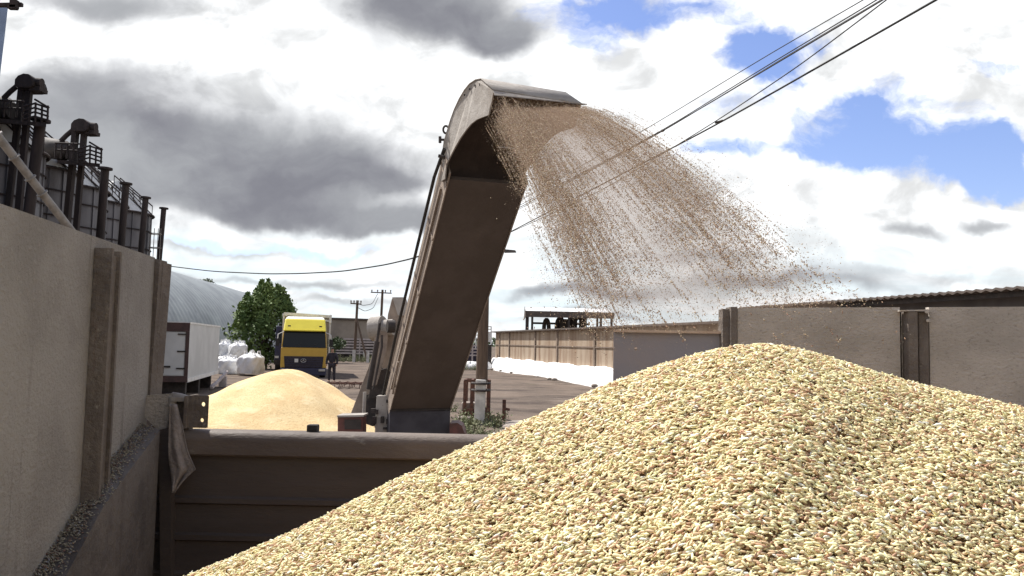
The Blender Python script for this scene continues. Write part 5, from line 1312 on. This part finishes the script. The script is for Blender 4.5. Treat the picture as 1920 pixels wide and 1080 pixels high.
blue = [(1130, 22, 130, 46, .85), (1110, 75, 70, 26, .5), (1270, 18, 110, 32, .6), (1400, 92, 80, 50, .85), (1440, 132, 90, 46, .8), (1490, 60, 80, 36, .4), (1350, 205, 70, 30, .4), (1430, 195, 70, 30, .45), (1430, 285, 90, 20, .5), (1590, 235, 130, 52, .65),
        (1700, 275, 190, 46, .9), (1860, 295, 150, 52, .9), (1560, 290, 120, 30, .6), (1690, 205, 110, 50, .75), (1880, 130, 90, 16, .5), (1340, 295, 90, 20, .6), (1890, 350, 110, 26, .75), (1780, 330, 120, 22, .5),
        (540, 464, 340, 9, .55), (700, 474, 160, 8, .5), (420, 502, 160, 6, .45), (930, 588, 140, 10, .5), (620, 543, 240, 7, .4), (1000, 500, 90, 10, .35), (700, 590, 200, 8, .35)]
D0 = field(dark, pd, 1.75, .1); B0 = field(blue, pb, 1.7, .1)
nD = math_('ADD', math_('MULTIPLY', math_('SUBTRACT', fbm, .5), .38), math_('MULTIPLY', math_('SUBTRACT', fbm2, .5), .75))
D = mapr(math_('ADD', D0, nD), .0, .84)
nB = math_('ADD', math_('MULTIPLY', math_('SUBTRACT', fbm, .5), 2.0), math_('MULTIPLY', math_('SUBTRACT', fbm2, .5), .35))
Bm = math_('MULTIPLY', mapr(math_('ADD', B0, nB), .18, .78), mapr(B0, .02, .16))
# more open sky overhead and behind
elev = mapr(sep.outputs[2], .40, .75)
nz = wnoise(2.2, 6, .6, tc.outputs['Generated']).outputs[0]
Bup = math_('MULTIPLY', elev, mapr(nz, .36, .56))
Bm = math_('MAXIMUM', Bm, Bup)
sd = vmath('DOT_PRODUCT', tc.outputs['Generated'], tuple(SUN))
bright = mapr(sd, -.45, .12, 2.8, 7.6)
front = math_('MULTIPLY', bright, mapr(elev, 0., 1., 1., .62))
front = math_('MULTIPLY', front, mapr(puff, .32, .56, .66, 1.04))
vv = math_('DIVIDE', sep.outputs[2], ay)
bands = wnoise(3.2, 8, .62, stretch(warp(p0, w1, .05, .012), 1, 9)).outputs[0]
low = mapr(vv, .20, .04)
lowmix = math_('MULTIPLY', low, mapr(bands, .38, .60))
vm = N.new('ShaderNodeVectorMath'); vm.operation = 'SCALE'; vm.inputs[0].default_value = (.985, 1.0, 1.01); L.new(front, vm.inputs['Scale'])
grey = N.new('ShaderNodeMix'); grey.data_type = 'RGBA'; L.new(mapr(fbm2, .32, .68), grey.inputs[0]); grey.inputs[6].default_value = (1.5, 1.52, 1.75, 1); grey.inputs[7].default_value = (2.9, 3.0, 3.15, 1)
m1 = N.new('ShaderNodeMix'); m1.data_type = 'RGBA'; L.new(D, m1.inputs[0]); m0 = N.new('ShaderNodeMix'); m0.data_type = 'RGBA'; L.new(lowmix, m0.inputs[0]); L.new(vm.outputs[0], m0.inputs[6]); m0.inputs[7].default_value = (5.6, 6.3, 6.6, 1)
L.new(m0.outputs[2], m1.inputs[6]); L.new(grey.outputs[2], m1.inputs[7])
skt = N.new('ShaderNodeMix'); skt.data_type = 'RGBA'; skt.blend_type = 'MULTIPLY'; skt.inputs[0].default_value = 1; L.new(sky.outputs[0], skt.inputs[6]); skt.inputs[7].default_value = (.92, .90, 1.12, 1)
m2 = N.new('ShaderNodeMix'); m2.data_type = 'RGBA'; L.new(Bm, m2.inputs[0]); L.new(m1.outputs[2], m2.inputs[6]); L.new(skt.outputs[2], m2.inputs[7])
L.new(m2.outputs[2], bg.inputs[0])
sl = bpy.data.lights.new('sun', 'SUN'); sl.energy = 4.4; sl.angle = math.radians(.5); sl.color = (1, .955, .88)
so = bpy.data.objects.new('sun', sl); COL.objects.link(so); so.rotation_euler = SUN.to_track_quat('Z', 'Y').to_euler()
S.view_settings.view_transform = 'Standard'; S.view_settings.look = 'None'; S.view_settings.exposure = 0.68; S.view_settings.gamma = 1
S.render.resolution_x = 1024; S.render.resolution_y = 576
S.cycles.max_bounces = 6; S.cycles.diffuse_bounces = 3
